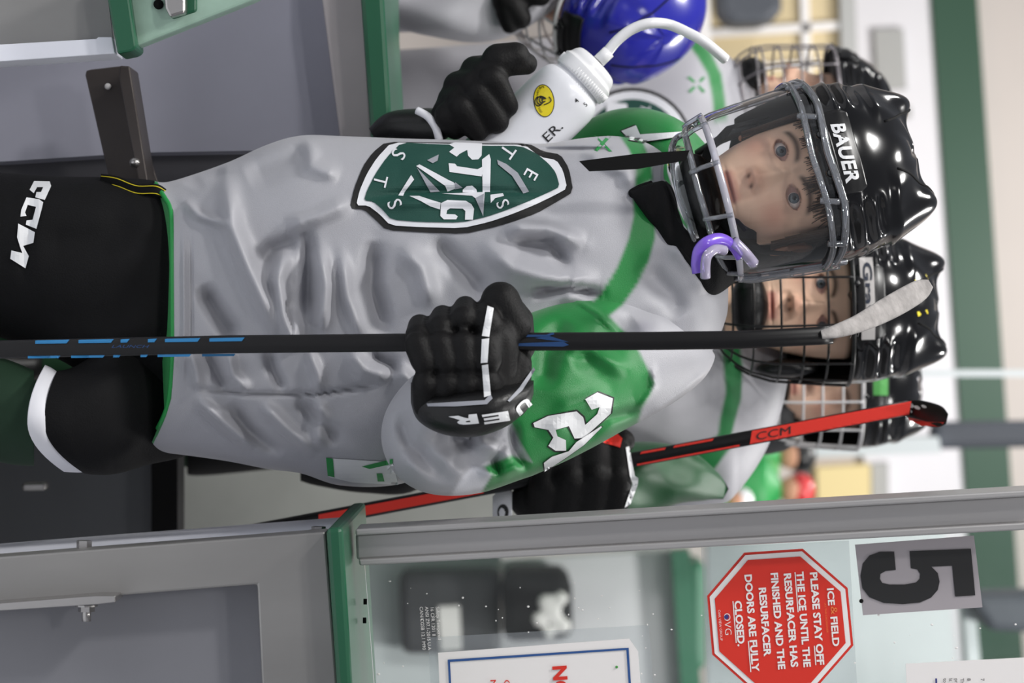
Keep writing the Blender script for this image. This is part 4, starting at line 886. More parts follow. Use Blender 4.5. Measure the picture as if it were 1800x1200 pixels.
cm = MB(); bar(cm, HMm, (-dg(80), dg(80)), (-.094, -.108, -.112, -.108, -.094), .0042, .001, 50, 10); cm.build('lower_bar', 'clear_bar', hm)
cm = MB(); bar(cm, HMm, (-dg(76), dg(76)), (-.108, -.128, -.135, -.128, -.108), .0042, .001, 50, 10); cm.build('lower_bar', 'clear_bar', hm)
for a in (-58, -34, -8, 18, 44, 66):
    cm = MB(); bar(cm, HMm, (dg(a), dg(a * .95)), (-.080, -.118 + abs(a) * .0002), .0032, .004, 14, 8); cm.build('lower_strut', 'clear_bar', hm)
# clear bowl under the chin
nb = 30; th = np.linspace(-dg(84), dg(84), 50); rows = []
for k in range(14):
    t = k / 13; z = -.126 - .026 * math.sin(t * math.pi / 2); s = .55 + .45 * math.cos(t * math.pi / 2); p = mask_pt(th, np.full(50, -.126)); p[:, 2] = z + .02 * (np.abs(th) / dg(84)) ** 2; p[:, :2] *= s; rows.append(p)
MB().add(tolocal(HMm, np.vstack(rows)), grid_faces(14, 50, False)).build('chin_bowl', clear_mat('clear_bowl', (.7, .74, .74), .07, .04, 1.5, (.4, .45, .45), boost=1.6), hm, fix=False)
V, Fc = sphere((0, -.088, -.108), (.05, .028, .028), 16, 24); MB().add(tolocal(HMm, V), Fc).build('chin_cup', 'black_leather', hm)
for s in (-1, 1):
    pts = tolocal(HMm, [(s * .02, -.105, -.1), (s * .05, -.08, -.085), (s * .08, -.04, -.05), (s * .09, .0, .0)]); MB().add(*tube_world(pts, .006, 8, flat=.3, up=np.array([0, 0, 1.]))).build('chin_strap', 'black_rubber', hm)
    pts = tolocal(HMm, [(s * .084, .02, -.01), (s * .088, .03, -.03), (s * .088, .05, -.06), (s * .08, .06, -.09)]); MB().add(*tube_world(pts, .015, 10, flat=.4, up=np.array([0, 1., 0]))).build('ear_guard', 'black_leather', hm)
sb = MB(); sb.add(*slab([(1018, 283), (1036, 301), (1120, 297), (1205, 282), (1212, 264), (1120, 270)], 2.84, .002)); sb.build('loose_strap', 'black_rubber', hm, False)
# ---- left glove (holding the stick)
def glove(name, chains, parent, voxel=.0028):
    mb = MB()
    for c in chains: caps(mb, c)
    return remesh(name, mb, 'black_glove', parent, voxel, 3)
gd = 2.70
ch = []
for x0, y0, y1, x1, r in ((738, 572, 700, 752, 25), (778, 556, 704, 790, 25), (818, 540, 704, 826, 25), (858, 545, 700, 862, 25)):   # four fingers over the shaft: tip, middle roll, base roll
    ch += [[(x0, y0, gd + .03, r * .85), (x0 - 2, y0 + 20, gd - .0, r)], [(x0 - 3, 606, gd - .014, r), (x1 - 6, 632, gd - .016, r * 1.03)], [(x1 - 3, 674, gd - .010, r * 1.05), (x1, y1 + 12, gd + .010, r * 1.05)]]
ch += [[(880, 530, gd + .03, 36), (905, 572, gd + .02, 30)], [(868, 600, gd + .01, 44), (868, 700, gd + .02, 44)], [(902, 640, gd + .03, 34), (895, 700, gd + .03, 38)], [(780, 715, gd + .03, 40), (850, 705, gd + .03, 44)], [(880, 520, gd + .05, 24), (918, 560, gd + .04, 20)], [(918, 560, gd + .04, 20), (920, 610, gd + .04, 22)]]
lg_ = glove('glove', ch, pl); lgv = bvh_of(lg_)
lg_['label'] = 'black padded glove gripping the stick shaft'
cb = MB(); V, Fc, X, Y = loft([(722, 690, 2.735, 18, .02), (735, 705, 2.73, 34, .035), (775, 722, 2.72, 40, .045), (830, 722, 2.715, 46, .05), (885, 712, 2.72, 40, .05), (925, 695, 2.735, 26, .035), (938, 680, 2.74, 12, .02)], 60, 40, 2.2, (0, 1)); cb.add(V, Fc)
cuff = cb.build('cuff', 'black_leather', lg_); cbv = bvh_of(cuff)
for p in ([(857, 537), (868, 541), (860, 592), (847, 590)], [(847, 596), (860, 594), (857, 637), (845, 638)], [(847, 642), (858, 640), (863, 694), (851, 698)]):
    decal('white_piping', poly_tris([p]), bvh_of([lg_, cuff]), 'white_print', lg_, .0022, 6, .05)
decal('cuff_trim', poly_tris([[(750, 709), (852, 703), (862, 692), (866, 700), (856, 710), (800, 714), (752, 714)]]), bvh_of([lg_, cuff]), 'gray_twill', lg_, .002, 6, .08)
decal('cuff_trim', poly_tris([[(892, 704), (912, 682), (938, 645), (941, 650), (918, 686), (896, 706)]]), bvh_of([lg_, cuff]), 'gray_twill', lg_, .002, 6, .08)
bgc = bvh_of([lg_, cuff])
for chx, o, u, v in (('R', (838, 727), (-50, 5), (4, 17)), ('E', (893, 722), (-46, 7), (4, 17)), ('U', (926, 697), (-22, 20), (10, 14))):
    V, Fc = text2d(chx, 1, .045); V = V - V.min(0); V = V / V.max(0); q = np.array(o) + V[:, :1] * np.array(u) + V[:, 1:] * np.array(v)
    decal('lettering', (q, Fc), bgc, 'white_print', cuff, .002, 6, .1)
# ---- right glove (holding the bottle)
gd = 3.05
ch = [[(872, 212, gd + .01, 24), (842, 165, gd - .01, 27)], [(832, 150, gd, 27), (806, 152, gd + .03, 28)], [(838, 228, gd + .01, 22), (812, 190, gd - .01, 26)], [(808, 178, gd, 26), (796, 176, gd + .03, 28)],
      [(892, 186, gd + .01, 20), (866, 140, gd - .012, 26)], [(856, 128, gd, 26), (836, 125, gd + .03, 28)], [(800, 226, gd + .015, 20), (788, 205, gd, 26)], [(905, 100, gd - .0, 27), (878, 108, gd + .0, 33)], [(925, 112, gd + .01, 20), (900, 110, gd, 24)], [(850, 130, gd + .03, 34), (800, 190, gd + .03, 36)], [(790, 200, gd + .02, 32), (772, 222, gd + .03, 26)]]
rg = glove('glove', ch, pl); rg['label'] = 'black padded glove wrapped round the white bottle'
cb = MB(); V, Fc, X, Y = loft([(655, 238, 3.12, 14, .02), (690, 222, 3.11, 26, .035), (740, 224, 3.10, 34, .04), (768, 224, 3.09, 34, .04)], 30, 30, 2.3, None); cb.add(V, Fc); rc = cb.build('cuff', 'black_leather', rg)
cb = MB(); q = spline([(733, 194, 3.055), (752, 205, 3.05), (766, 225, 3.05), (772, 246, 3.055)], 16); cb.add(*tube_world(P(q[:, 0], q[:, 1], q[:, 2]), .005, 10)); cb.build('cuff_trim', 'white_fabric', rc)
slab_obj('cuff_liner', [(742, 196), (756, 198), (772, 226), (774, 246), (770, 246), (762, 224)], 3.055, .02, 'white_fabric', rc, .002)
# ---- bottle
def axis_pt(t): return np.array([870, 285]) + t * np.array([.73, -.70]) * 1.0
bo = thing('water_bottle', 'white squeeze bottle with bent straw held up in the left hand glove of the photo', 'bottle', P(870, 285, 3.105)); bo['label'] = 'white squeeze bottle with curved straw and yellow sticker in the raised glove'
def lathe(t_r, d, name, m, parent, nv=48, rib=None):
    K = np.array(t_r, float); q = spline(K, 60) if rib is None else K; pts = np.array([axis_pt(t) for t in q[:, 0]]); mb = MB()
    mb.add(*tube_world(P(pts[:, 0], pts[:, 1], np.full(len(q), d)), q[:, 1] * d / F, nv)); return mb.build(name, m, parent)
bd = lathe([(-40, 50), (-34, 60), (-10, 64), (60, 64), (140, 64), (170, 63), (186, 58), (196, 49), (204, 46)], 3.105, 'bottle_body', 'bottle', bo)
cp = lathe([(200, 50), (203, 54), (222, 54), (226, 52), (230, 49), (240, 45), (247, 36), (250, 5)], 3.105, 'cap', 'white_plastic', bo)
rb_ = MB()
for k in range(60):
    a = 2 * math.pi * k / 60; u = np.array([.70, .73]); c = axis_pt(206); c2_ = axis_pt(220)
    f = lambda c: P(c[0] + u[0] * 54.3 * math.cos(a), c[1] + u[1] * 54.3 * math.cos(a), 3.105 + 54.3 * math.sin(a) * 3.105 / F)
    rb_.add(*tube_world([f(c), f(c2_)], .0009, 5))
rb_.build('cap_knurling', 'white_plastic', cp)
sx = axis_pt(250) + np.array([4, -4]); st_ = MB(); st_.add(*ptube([(axis_pt(242)[0] + 6, axis_pt(242)[1] - 8, 3.09, ), (axis_pt(266)[0] + 6, axis_pt(266)[1] - 8, 3.09)], 12, 16)); st_.build('straw_socket', 'white_plastic', cp)
st_ = MB(); p0 = axis_pt(258) + np.array([6, -8]); st_.add(*ptube([(p0[0], p0[1], 3.09), (1084, 72, 3.09), (1110, 52, 3.09), (1142, 41, 3.09), (1175, 43, 3.1), (1208, 57, 3.1), (1240, 75, 3.1), (1275, 104, 3.12)], 9.5, 14, n=50)); st_.build('straw', 'white_plastic', bo)
bv = bvh_of(bd)
th = np.linspace(0, 2 * math.pi, 40, endpoint=False)
def ell(cx, cy, a, b, ang, th=th): ca, sa = math.cos(ang), math.sin(ang); return [(cx + a * math.cos(t) * ca - b * math.sin(t) * sa, cy + a * math.cos(t) * sa + b * math.sin(t) * ca) for t in th]
stk = decal('sticker_rim', poly_tris([ell(956, 177, 18.5, 29, -.12)]), bv, 'black_print', bo, .0006, 6, .1)
decal('sticker', poly_tris([ell(956, 177, 17, 27.5, -.12)]), bv, 'yellow', stk, .001, 6, .1)
sn = MB()
for k, (cx, cy, r) in enumerate(((950, 176, 8), (953, 175, 6.2), (956, 175, 4.5), (947, 178, 9))):
    q = np.array(ell(cx, cy, r * .75, r * .9, .3, np.linspace(.3, 5.8, 20))); V, _ = drape((q, []), bv, .0016); sn.add(*tube_world(V, .0007, 6))
q = spline([(956, 184), (964, 181), (969, 176), (965, 170)], 10); V, _ = drape((q, []), bv, .0016); sn.add(*tube_world(V, .0007, 6)); sn.build('coil_mark', 'black_print', stk)
for k, chx in enumerate("DON'T TREAD ON ME"):
    a = math.pi * .62 + k * 2.3 / 16 * 1.15; c = ell(956, 177, 13, 23, -.12, [a + .35])[0]
    if chx != ' ': V, Fc = text2d(chx, 5.2, 0, 'CENTER'); decal('sticker_letter', place_text((V, Fc), c[0], c[1], -math.degrees(a) + 150), bv, 'black_print', stk, .0016, None, .1)
for s, x, y, sz, an, xs in (('ER.', 962, 252, 24, -42, 1.3), ('4', 1014, 182, 12, -42, 1.1), ('5', 1030, 188, 11, 130, 1)):
    V, Fc = text2d(s, sz, .02, xs=xs); V[:, 0] *= 1; u = np.array([.72, -.69]); v = np.array([.69, .72])
    q = np.array([x, y]) + V[:, :1] * u + V[:, 1:] * -v * 1.0; decal('lettering', (q, Fc), bv, 'black_print', bo, .0008, 8, .1)
# ---- stick
sk = thing('hockey_stick', 'black hockey stick with blue dashes gripped upright by the front player', 'hockey stick', P(-430, 608, 2.75))
def stickrod(p, name, w, t_, m, parent):
    mb = MB(); p = np.array(p, float); W3 = P(p[:, 0], p[:, 1], p[:, 2]); V = []; n = len(p)
    for i in range(n):
        T = W3[min(i + 1, n - 1)] - W3[max(i - 1, 0)]; T /= np.linalg.norm(T); a = np.cross(T, FWD); a /= np.linalg.norm(a); b = FWD
        for sa, sb in ((-1, -.6), (-.75, -1), (.75, -1), (1, -.6), (1, .6), (.75, 1), (-.75, 1), (-1, .6)): V.append(W3[i] + a * sa * w / 2 + b * sb * t_ / 2)
    mb.add(V, grid_faces(n, 8) + [tuple(range(8)), tuple((n - 1) * 8 + k for k in range(8))]); return mb.build(name, m, parent, True)
shaft = stickrod([(-430, 620, 2.755), (0, 614, 2.745), (400, 605, 2.735), (800, 601, 2.725), (1150, 599, 2.72), (1300, 597, 2.72), (1440, 590, 2.725), (1462, 588, 2.73)], 'shaft', .0205, .017, 'stick_black', sk)
sh_ = shaft; bvh_s = bvh_of(shaft)
def sdec(name, pts, m): return decal(name, poly_tris([pts]), bvh_s, m, shaft, .0008, 4, .1)
for a, b in ((62, 122), (138, 200), (212, 228), (260, 276), (290, 352), (368, 430)):
    ya = lambda x: 601.5 - (x - 62) * .0125
    sdec('blue_dash', [(a, ya(a) - 3), (a + 4, ya(a) - 3.6), (b, ya(b) - 4), (b - 5, ya(b) + 2.5), (a, ya(a) + 2.5)], 'stick_blue')
    a2, b2 = a - 13, b - 16; yb = lambda x: 626.5 - (x - 48) * .011
    sdec('blue_dash', [(a2, yb(a2) - 1), (b2, yb(b2) - 1), (b2 - 3, yb(b2) + 3.2), (a2, yb(a2) + 3.2)], 'stick_blue')
V, Fc = text2d('LAUNCH', 10, 0, shear=.3, xs=1.6)
decal('lettering', (np.array([195, 606]) + np.stack([V[:, 0], -V[:, 1] * .7 + 5], 1), Fc), bvh_s, 'stick_blue_dull', shaft, .0006, None, .1)
for pts in ([(905, 596), (918, 588), (960, 588), (972, 584), (975, 587), (960, 592), (925, 592)], [(900, 604), (915, 603), (990, 600), (1000, 606), (990, 609), (910, 608)], [(940, 594), (965, 590), (1000, 601), (960, 597)]): sdec('blue_marking', pts, 'stick_blue_dull')
bl = MB(); K = [(1444, 588, 2.72, 8, .009), (1470, 582, 2.73, 12, .009), (1510, 568, 2.76, 16, .008), (1550, 548, 2.80, 20, .008), (1590, 526, 2.84, 21, .007), (1620, 508, 2.87, 18, .006), (1636, 498, 2.885, 8, .004)]
V, Fc, X, Y = loft(K, 50, 24, 2.6); bl.add(V, Fc); bl.build('blade', 'tape', sk)
mb = MB(); 
for k in range(9):
    t = k / 8; x = 1500 + 110 * t; y = 585 - 70 * t; 
    mb.add(*ptube([(x, y - 4, 2.76 + .1 * t), (x - 6, y + 10 + 6 * math.sin(k * 2), 2.76 + .1 * t)], .5, 4))
mb.build('tape_fray', 'tape', sk)
# mouthguard hanging from the mask
mg = MB(); 
for rr, off in ((9, 0),):
    q = spline([(1228, 480, 2.80), (1226, 462, 2.80), (1230, 440, 2.80), (1244, 426, 2.80), (1266, 420, 2.81), (1286, 430, 2.82), (1300, 450, 2.83)], 50)
    w = P(q[:, 0], q[:, 1], q[:, 2]); mg.add(*tube_world(w, .0075, 12, flat=.6))
mgo = tag(mg.build('mouthguard', 'purple'), 'purple mouthguard dangling from the clear face shield', 'mouthguard')
mg = MB(); q = spline([(1240, 488, 2.795), (1240, 466, 2.79), (1244, 448, 2.79), (1258, 438, 2.80), (1274, 440, 2.81)], 30); mg.add(*tube_world(P(q[:, 0], q[:, 1], q[:, 2]), .006, 10)); mg.build('clear_rim', 'lilac', mgo)
mg = MB(); q = spline([(1290, 425, 2.815), (1310, 445, 2.83), (1324, 462, 2.85)], 12); mg.add(*tube_world(P(q[:, 0], q[:, 1], q[:, 2]), .007, 10)); mg.build('tether', 'lilac', mgo)
M['ink'] = mat('pen_ink', S(36, 44, 62), .6)
# ---------------------------------------------------------------- the other players
GRL = np.array(S(182, 181, 187)[:3])
def jersey_obj(lofts, parent, paint, name='jersey'):
    jb = MB(); pr = []
    for K, nu, nv, e, nm, fo in lofts:
        V, Fc, X, Y = loft(K, nu, nv, e, nm, fo); jb.add(V, Fc); pr.append((X, Y))
    o = jb.build(name, 'jersey', parent); cols = []
    for k, (X, Y) in enumerate(pr):
        c = np.tile(GRL, (len(X), 1))
        for idx, poly, col in paint:
            if idx == k: c = dye(c, X, Y, poly, col, 6) if poly is not None else np.tile(np.asarray(col, float), (len(X), 1))
        cols.append(c)
    set_dye(o, np.vstack(cols)); return o
GDK = np.array(S(14, 96, 46)[:3])
wav = lambda a, b, c: (lambda X, Y: a * np.sin(X / b + Y / c) + a * .6 * np.sin(Y / (b * .7) - X / c))
M['sock_dark'] = mat('sock_dark_green', S(16, 62, 32), .8)
def legs(parent, yc, d, w=60, off=75):
    """pants, socks and skates down to the floor below the jersey"""
    fl = 900 - H * F / d
    pm = MB(); top = fl + .78 * F / d; kn = fl + .42 * F / d
    for s in (-1, 1): V, Fc, X, Y = loft([(top, yc + s * off * .5, d, w, .10), (kn + 40, yc + s * off, d, w, .11), (kn, yc + s * off, d, w * .85, .09)], 16, 24, 2.2, (0, 1)); pm.add(V, Fc)
    pm.build('hockey_pants', 'black_fabric', parent)
    for s in (-1, 1):
        V, Fc, X, Y = loft([(kn + 30, yc + s * off, d, w * .75, .075), (kn - 60, yc + s * off, d, w * .7, .065), (fl + .14 * F / d, yc + s * off, d, w * .5, .05)], 12, 20, 2, (0, 1)); MB().add(V, Fc).build('sock', 'sock_dark', parent)
        V, Fc, X, Y = loft([(fl + .17 * F / d, yc + s * off, d, w * .55, .055), (fl + .08 * F / d, yc + s * off, d - .03, w * .55, .11), (fl + .035 * F / d, yc + s * off, d - .03, w * .5, .12)], 10, 20, 2.3, (0, 1)); sk_ = MB().add(V, Fc).build('skate', 'black_leather', parent)
        MB().add(*slab([(fl + 1, yc + s * off - 2), (fl + .04 * F / d, yc + s * off - 2), (fl + .04 * F / d, yc + s * off + 2), (fl + 1, yc + s * off + 2)], d - .14, .22)).build('blade', 'steel', sk_, False)

# player behind right: black cage, name tape, red stick
p2 = thing('person', 'player in black cage helmet with name tape, holding the red stick behind the front player', 'person', P(-300, 640, 3.6))
HM2 = head_matrix(1436, 543, 3.5, 1, -4, 2)
head_mesh('body', HM2, p2, loft([(1335, 560, 3.62, 50, .045), (1290, 600, 3.62, 90, .06), (1200, 640, 3.62, 150, .08), (700, 640, 3.62, 150, .09)], 20, 30, 2.2, (0, 1))[:2], True); eyes(HM2, p2)
h2, s2 = helmet(HM2, p2, 'helmet_black', None, scale=1.0, tall=1.2)
wire_cage(HM2, h2, 'wire_black', r=.0017, bars=(.038, .004, -.03, -.062), vert=(-64, -42, -14, 14, 40, 62))
for s in (-1, 1):
    V, Fc = sphere((s * .085, .0, -.045), (.014, .03, .045), 10, 14); MB().add(tolocal(HM2, V), Fc).build('ear_guard', 'helmet_matte', h2)
V, Fc = poly_tris([[(-.062, .050), (.054, .050), (.054, .069), (-.062, .069)]], .008); A = np.array([s2(x, z, .006) for x, z in V]); tp = MB().add(A, Fc).build('name_tape', 'name_tape', h2, False, False)
V, Fc = text2d('Grays', 1, .02); w = V[:, 0].max() - V[:, 0].min(); A = np.array([s2(-.056 + v[0] / w * .094, .0545 + v[1] * .0125 / .72, .0072) for v in V]); MB().add(A, Fc).build('lettering', 'ink', tp, False, False)
bvh2 = bvh_of(h2)
for p in ([(1608, 492), (1628, 482), (1632, 490), (1610, 498)], [(1612, 548), (1630, 544), (1632, 551), (1614, 556)]): decal('yellow_mark', poly_tris([p]), bvh2, 'yellow', h2, .001, None, .2)
J2 = [([(1384, 645, 3.6, 28, .03), (1370, 645, 3.6, 88, .06), (1342, 645, 3.6, 155, .085), (1302, 642, 3.6, 216, .11), (1262, 642, 3.6, 246, .125), (1150, 640, 3.6, 258, .14), (900, 630, 3.6, 215, .15), (700, 620, 3.6, 185, .15), (560, 620, 3.6, 175, .15)], 120, 160, 2.4, (0, 1), wav(.006, 40, 60)),
      ([(1276, 868, 3.50, 10, .01), (1245, 852, 3.48, 30, .03), (1190, 836, 3.44, 52, .05), (1120, 838, 3.40, 62, .055), (1060, 850, 3.37, 56, .05)], 60, 60, 2.2, None, wav(.008, 18, 25))]
j2 = jersey_obj(J2, p2, [(0, [(1266, 590), (1298, 590), (1305, 640), (1303, 700), (1293, 735), (1285, 768), (1300, 765), (1240, 845), (1200, 820), (1262, 765), (1266, 735), (1276, 690), (1272, 640)], GDK * 1.6), (1, None, GDK * .6)])
gd = 3.30
g2 = glove('glove', [[(968, 812, gd + .03, 27), (958, 850, gd, 29), (950, 890, gd + .03, 30)], [(1008, 800, gd + .03, 26), (1002, 838, gd - .01, 29), (994, 886, gd + .02, 30)], [(1048, 790, gd + .03, 25), (1046, 832, gd - .01, 28), (1040, 884, gd + .02, 30)], [(1086, 800, gd + .03, 24), (1086, 836, gd, 26), (1082, 876, gd + .02, 28)],
                 [(1052, 772, gd + .06, 20), (1095, 775, gd + .05, 22)], [(930, 880, gd + .04, 34), (1060, 880, gd + .05, 36)]], p2, .0035)
g2['label'] = 'black padded glove with red palm on the red stick'
bg2 = bvh_of(g2)
decal('palm_patch', poly_tris([[(1052, 758), (1075, 752), (1094, 770), (1090, 786), (1062, 778), (1052, 772)]]), bg2, 'stick_red', g2, .002, 6, .06)
decal('white_piping', poly_tris([[(1100, 786), (1106, 784), (1116, 836), (1122, 840), (1121, 852), (1108, 886), (1098, 892), (1112, 850), (1107, 835)]]), bg2, 'white_print', g2, .003, 6, .06)
V, Fc, X, Y = loft([(866, 892, 3.36, 20, .02), (880, 895, 3.36, 36, .03), (900, 895, 3.36, 40, .035)], 12, 30, 2.2, (0, 1)); c2o = MB().add(V, Fc).build('cuff', 'white_fabric', g2)
decal('emblem', poly_tris([ell(884, 900, 10, 14, 0)]), bvh_of(c2o), 'black_print', c2o, .001, None, .1)
legs(p2, 640, 3.6, 70, 70)
V, Fc, X, Y = loft([(800, 690, 3.6, 100, .1), (730, 750, 3.58, 112, .11), (640, 770, 3.58, 96, .1), (560, 770, 3.58, 84, .09), (528, 765, 3.58, 80, .09)], 30, 40, 2.3, (0, 1)); MB().add(V, Fc).build('hockey_pants', 'black_fabric', p2)
rs = thing('hockey_stick', 'red and black hockey stick slanting up behind the rink glass post', 'hockey stick', P(-300, 1075, 3.33))
ry = lambda x: 805.5 - (x - 1125) * .1885
sp2 = [(x, ry(x), 3.33) for x in (-330, 0, 300, 600, 900, 1125, 1320, 1500, 1598)]
rsh = stickrod(sp2, 'shaft', .020, .017, 'stick_black', rs); brs = bvh_of(rsh)
def rdec(name, x0, x1, o0, o1, m, sh=0): decal(name, poly_tris([[(x0, ry(x0) + o0), (x1 + sh, ry(x1) + o0), (x1, ry(x1) + o1), (x0 - sh, ry(x0) + o1)]]), brs, m, rsh, .0009, 3, .1)
rdec('red_panel', 560, 850, -8, 9, 'stick_red'); rdec('red_panel', 1322, 1598, -11.5, 12, 'stick_red', 4)
rdec('red_edge', 1128, 1168, -11.5, -7, 'stick_red', 3); rdec('red_edge', 1186, 1252, -11.5, -7, 'stick_red', 3); rdec('red_edge', 1120, 1300, 8.5, 12, 'stick_red')
V, Fc = text2d('CCM', 19, .02 * 1, xs=1.55, shear=.15); q = np.array([1328, ry(1328) + 6.5]) + V[:, :1] * np.array([.983, -.185]) - V[:, 1:] * np.array([.185, .983]); decal('lettering', (q, Fc), brs, 'black_print', rsh, .0018, 6, .1)
bk = MB(); V, Fc, X, Y = loft([(1590, 717, 3.34, 10, .009), (1605, 720, 3.33, 18, .010), (1630, 727, 3.30, 21, .011), (1652, 733, 3.27, 19, .010), (1665, 736, 3.25, 9, .006)], 30, 24, 2.4); bk.add(V, Fc); bl2 = bk.build('blade', 'stick_black', rs)
bb2 = bvh_of(bl2)
decal('red_panel', poly_tris([[(1596, 733), (1630, 741), (1660, 742), (1652, 750), (1620, 748), (1598, 738)]]), bb2, 'stick_red', bl2, .001, None, .1)
for c in ((1600, 712, 7, 4), (1612, 716, 6, 3), (1598, 722, 6, 3), (1624, 714, 5, 2.5)): decal('scuff', poly_tris([ell(*c, .4)[::3]]), bb2, 'sign_white', bl2, .0012, None, .1)

# player further behind: white cage, green tape
p3_ = thing('person', 'player in white cage helmet with green tape, rightmost and partly hidden', 'person', P(-200, 670, 4.2))
HM3 = head_matrix(1462, 676, 4.15, 0, -3, 2)
head_mesh('body', HM3, p3_, loft([(1370, 690, 4.17, 42, .045), (1340, 690, 4.17, 110, .08), (700, 690, 4.17, 110, .09)], 20, 30, 2.2, (0, 1))[:2], False)
h3, s3 = helmet(HM3, p3_, 'helmet_black')
wire_cage(HM3, h3, 'wire_white', r=.0021, bars=(.038, .006, -.028, -.06), vert=(-64, -42, -14, 14, 36, 60))
V, Fc = poly_tris([[(-.018, .056), (.022, .056), (.022, .082), (-.018, .082)]], .006); A = np.array([s3(x, z, .006) for x, z in V]); MB().add(A, Fc).build('green_tape', 'green_tape', h3, False, False)
jersey_obj([([(1362, 700, 4.17, 30, .03), (1345, 700, 4.17, 90, .07), (1300, 700, 4.17, 150, .1), (1200, 700, 4.17, 170, .12), (900, 690, 4.17, 140, .12), (590, 680, 4.17, 130, .12)], 60, 80, 2.4, (0, 1), wav(.005, 40, 60))], p3_, [(0, [(1240, 500), (1275, 500), (1285, 700), (1240, 900), (1205, 900), (1250, 700)], GN)])
legs(p3_, 710, 4.17, 55, 70)

# player at the left turned sideways: crest partly hidden by the bottle
p4_ = thing('person', 'player in gray jersey and black caged helmet turned left behind the water bottle', 'person', P(-100, 240, 4.35))
HM4 = head_matrix(1425, 214, 4.35, 3, -78, 0)
head_mesh('body', HM4, p4_, loft([(1340, 222, 4.37, 42, .045), (1310, 230, 4.37, 90, .08), (700, 240, 4.37, 110, .09)], 20, 30, 2.2, (0, 1))[:2], False)
h4, s4 = helmet(HM4, p4_, 'helmet_black', fins=False)
wire_cage(HM4, h4, 'wire_silver', r=.0019, bars=(.038, .008, -.024, -.056, -.088), vert=(-64, -42, -14, 14, 36, 60), chin=True)
j4 = jersey_obj([([(1334, 200, 4.35, 22, .03), (1326, 210, 4.35, 62, .06), (1312, 218, 4.35, 92, .08), (1285, 228, 4.35, 126, .1), (1240, 234, 4.35, 160, .12), (1190, 238, 4.35, 176, .13), (1080, 242, 4.35, 184, .14), (880, 250, 4.35, 176, .14), (640, 250, 4.35, 160, .14), (400, 250, 4.35, 160, .14)], 120, 120, 2.3, (0, 1), wav(.006, 40, 55))], p4_,
              [(0, [(1196, 60), (1215, 60), (1250, 92), (1268, 130), (1274, 170), (1278, 210), (1256, 212), (1252, 170), (1244, 130), (1225, 98)], GN)])
b4 = bvh_of(j4)
c0 = decal('crest', poly_tris([ell(1112, 258, 106, 104, 0)]), b4, 'black_twill', j4, .002, 12, .15); decal('crest_border', poly_tris([ell(1112, 258, 100, 98, 0)]), b4, 'white_twill', c0, .003, 12, .15); decal('crest_field', poly_tris([ell(1112, 258, 86, 84, 0)]), b4, 'teal_twill', c0, .004, 12, .15)
for s, x, y, a, sz in (('T', 1132, 188, 20, 24), ('E', 1166, 218, -30, 24), ('S', 1090, 176, 60, 20)):
    V, Fc = text2d(s, sz, .04, 'CENTER'); decal('letter', place_text((V, Fc), x - 6, y, a), b4, 'white_twill', c0, .005, 8, .15)
decal('emblem_stroke', poly_tris([[(1066, 180), (1102, 182), (1104, 200), (1092, 205), (1100, 225), (1066, 222), (1066, 212), (1082, 208), (1066, 200)]]), b4, 'white_twill', c0, .005, 8, .15)
for p in ([(1208, 136), (1213, 134), (1240, 160), (1236, 163)], [(1236, 134), (1240, 137), (1214, 163), (1210, 160)]): decal('lace_mark', poly_tris([p]), b4, 'green_fabric', j4, .002, None, .2)
legs(p4_, 250, 4.37, 55, 70)

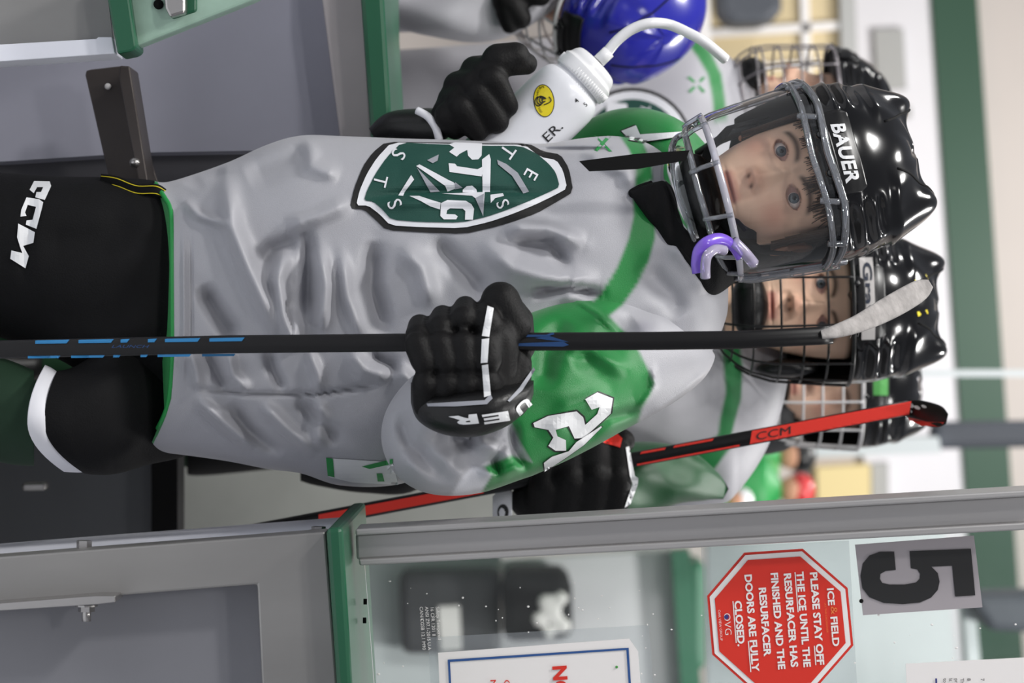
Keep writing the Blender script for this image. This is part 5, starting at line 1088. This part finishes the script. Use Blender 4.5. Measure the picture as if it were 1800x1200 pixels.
# player bending over at the top left: blue helmet
p5_ = thing('person', 'player in blue helmet bending down behind the raised bottle', 'person', P(0, -40, 4.0))
f = -RT * .80 + DN * .40 - FWD * .42; f /= np.linalg.norm(f); u = -FWD * .62 + RT * .55 + DN * .45; u -= f * np.dot(u, f); u /= np.linalg.norm(u); lat = np.cross(-f, u)
HM5 = (np.column_stack([lat, -f, u]), P(1066, 2, 3.95))
head_mesh('body', HM5, p5_, loft([(1000, -60, 4.05, 60, .06), (900, -90, 4.1, 120, .09), (600, -110, 4.1, 130, .1)], 20, 30, 2.2, (0, 1))[:2], False)
h5, s5 = helmet(HM5, p5_, 'helmet_blue', fins=False)
wire_cage(HM5, h5, 'wire_white', r=.0022, chin=False)
jersey_obj([([(985, -120, 4.1, 80, .08), (900, -110, 4.1, 150, .12), (600, -110, 4.1, 170, .14), (350, -110, 4.1, 170, .14)], 60, 80, 2.3, (0, 1), wav(.006, 35, 50)),
            ([(1000, -90, 3.95, 60, .05), (930, -40, 3.9, 72, .06), (850, 0, 3.87, 74, .06), (760, 6, 3.87, 58, .055), (680, -10, 3.87, 52, .05)], 60, 60, 2.1, None, wav(.010, 30, 40))], p5_, [])
g5 = glove('glove', [[(895, 0, 3.82, 26), (915, 32, 3.82, 20)], [(905, -20, 3.82, 26), (950, -8, 3.82, 20)], [(900, -20, 3.82, 30), (890, 0, 3.82, 26)], [(890, 20, 3.82, 20), (896, 44, 3.82, 16)]], p5_, .004)
legs(p5_, -110, 4.1, 55, 70)

# blurred onlookers across the rink
def onlooker(label, X, Y, d, rh, hm, body, group=None):
    t = thing('person', label, 'person', P(900 - H * F / d, Y, d)); fl = 900 - H * F / d
    V, Fc, XX, YY = loft([(X - rh * .8, Y, d, rh * .5, .06), (X - rh * 1.4, Y, d, rh * 1.6, .1), (X - rh * 2.4, Y, d, rh * 2.3, .14), (X - rh * 7, Y, d, rh * 2.0, .14), (X - rh * 9, Y, d, rh * 1.9, .13), (fl + 2, Y, d, rh * 1.3, .1)], 40, 30, 2.2, (0, 1)); MB().add(V, Fc).build('clothing', body, t)
    V, Fc = sphere(P(X, Y, d), (rh * d / F * .85, rh * d / F, rh * d / F * 1.1)); MB().add(V, Fc).build('body', 'skin_plain', t)
    V, Fc = sphere(P(X + rh * .35, Y, d + .01), (rh * d / F * 1.08, rh * d / F * 1.2, rh * d / F * .95)); MB().add(V, Fc).build('helmet', hm, t)
onlooker('blurred far person wearing a dark helmet beside the yellow curtain', 1396, 800, 8.6, 30, 'helmet_matte', 'green_fabric')
onlooker('blurred far person wearing a red helmet above the glass post', 1396, 860, 8.0, 28, 'red_helmet', 'green_fabric')
onlooker('blurred far person wearing a green helmet and green jersey', 1344, 825, 8.3, 20, 'green_tape', 'green_fabric')
onlooker('blurred far person in white and green, lowest of the far group', 1296, 880, 7.7, 22, 'white_plastic', 'green_fabric')
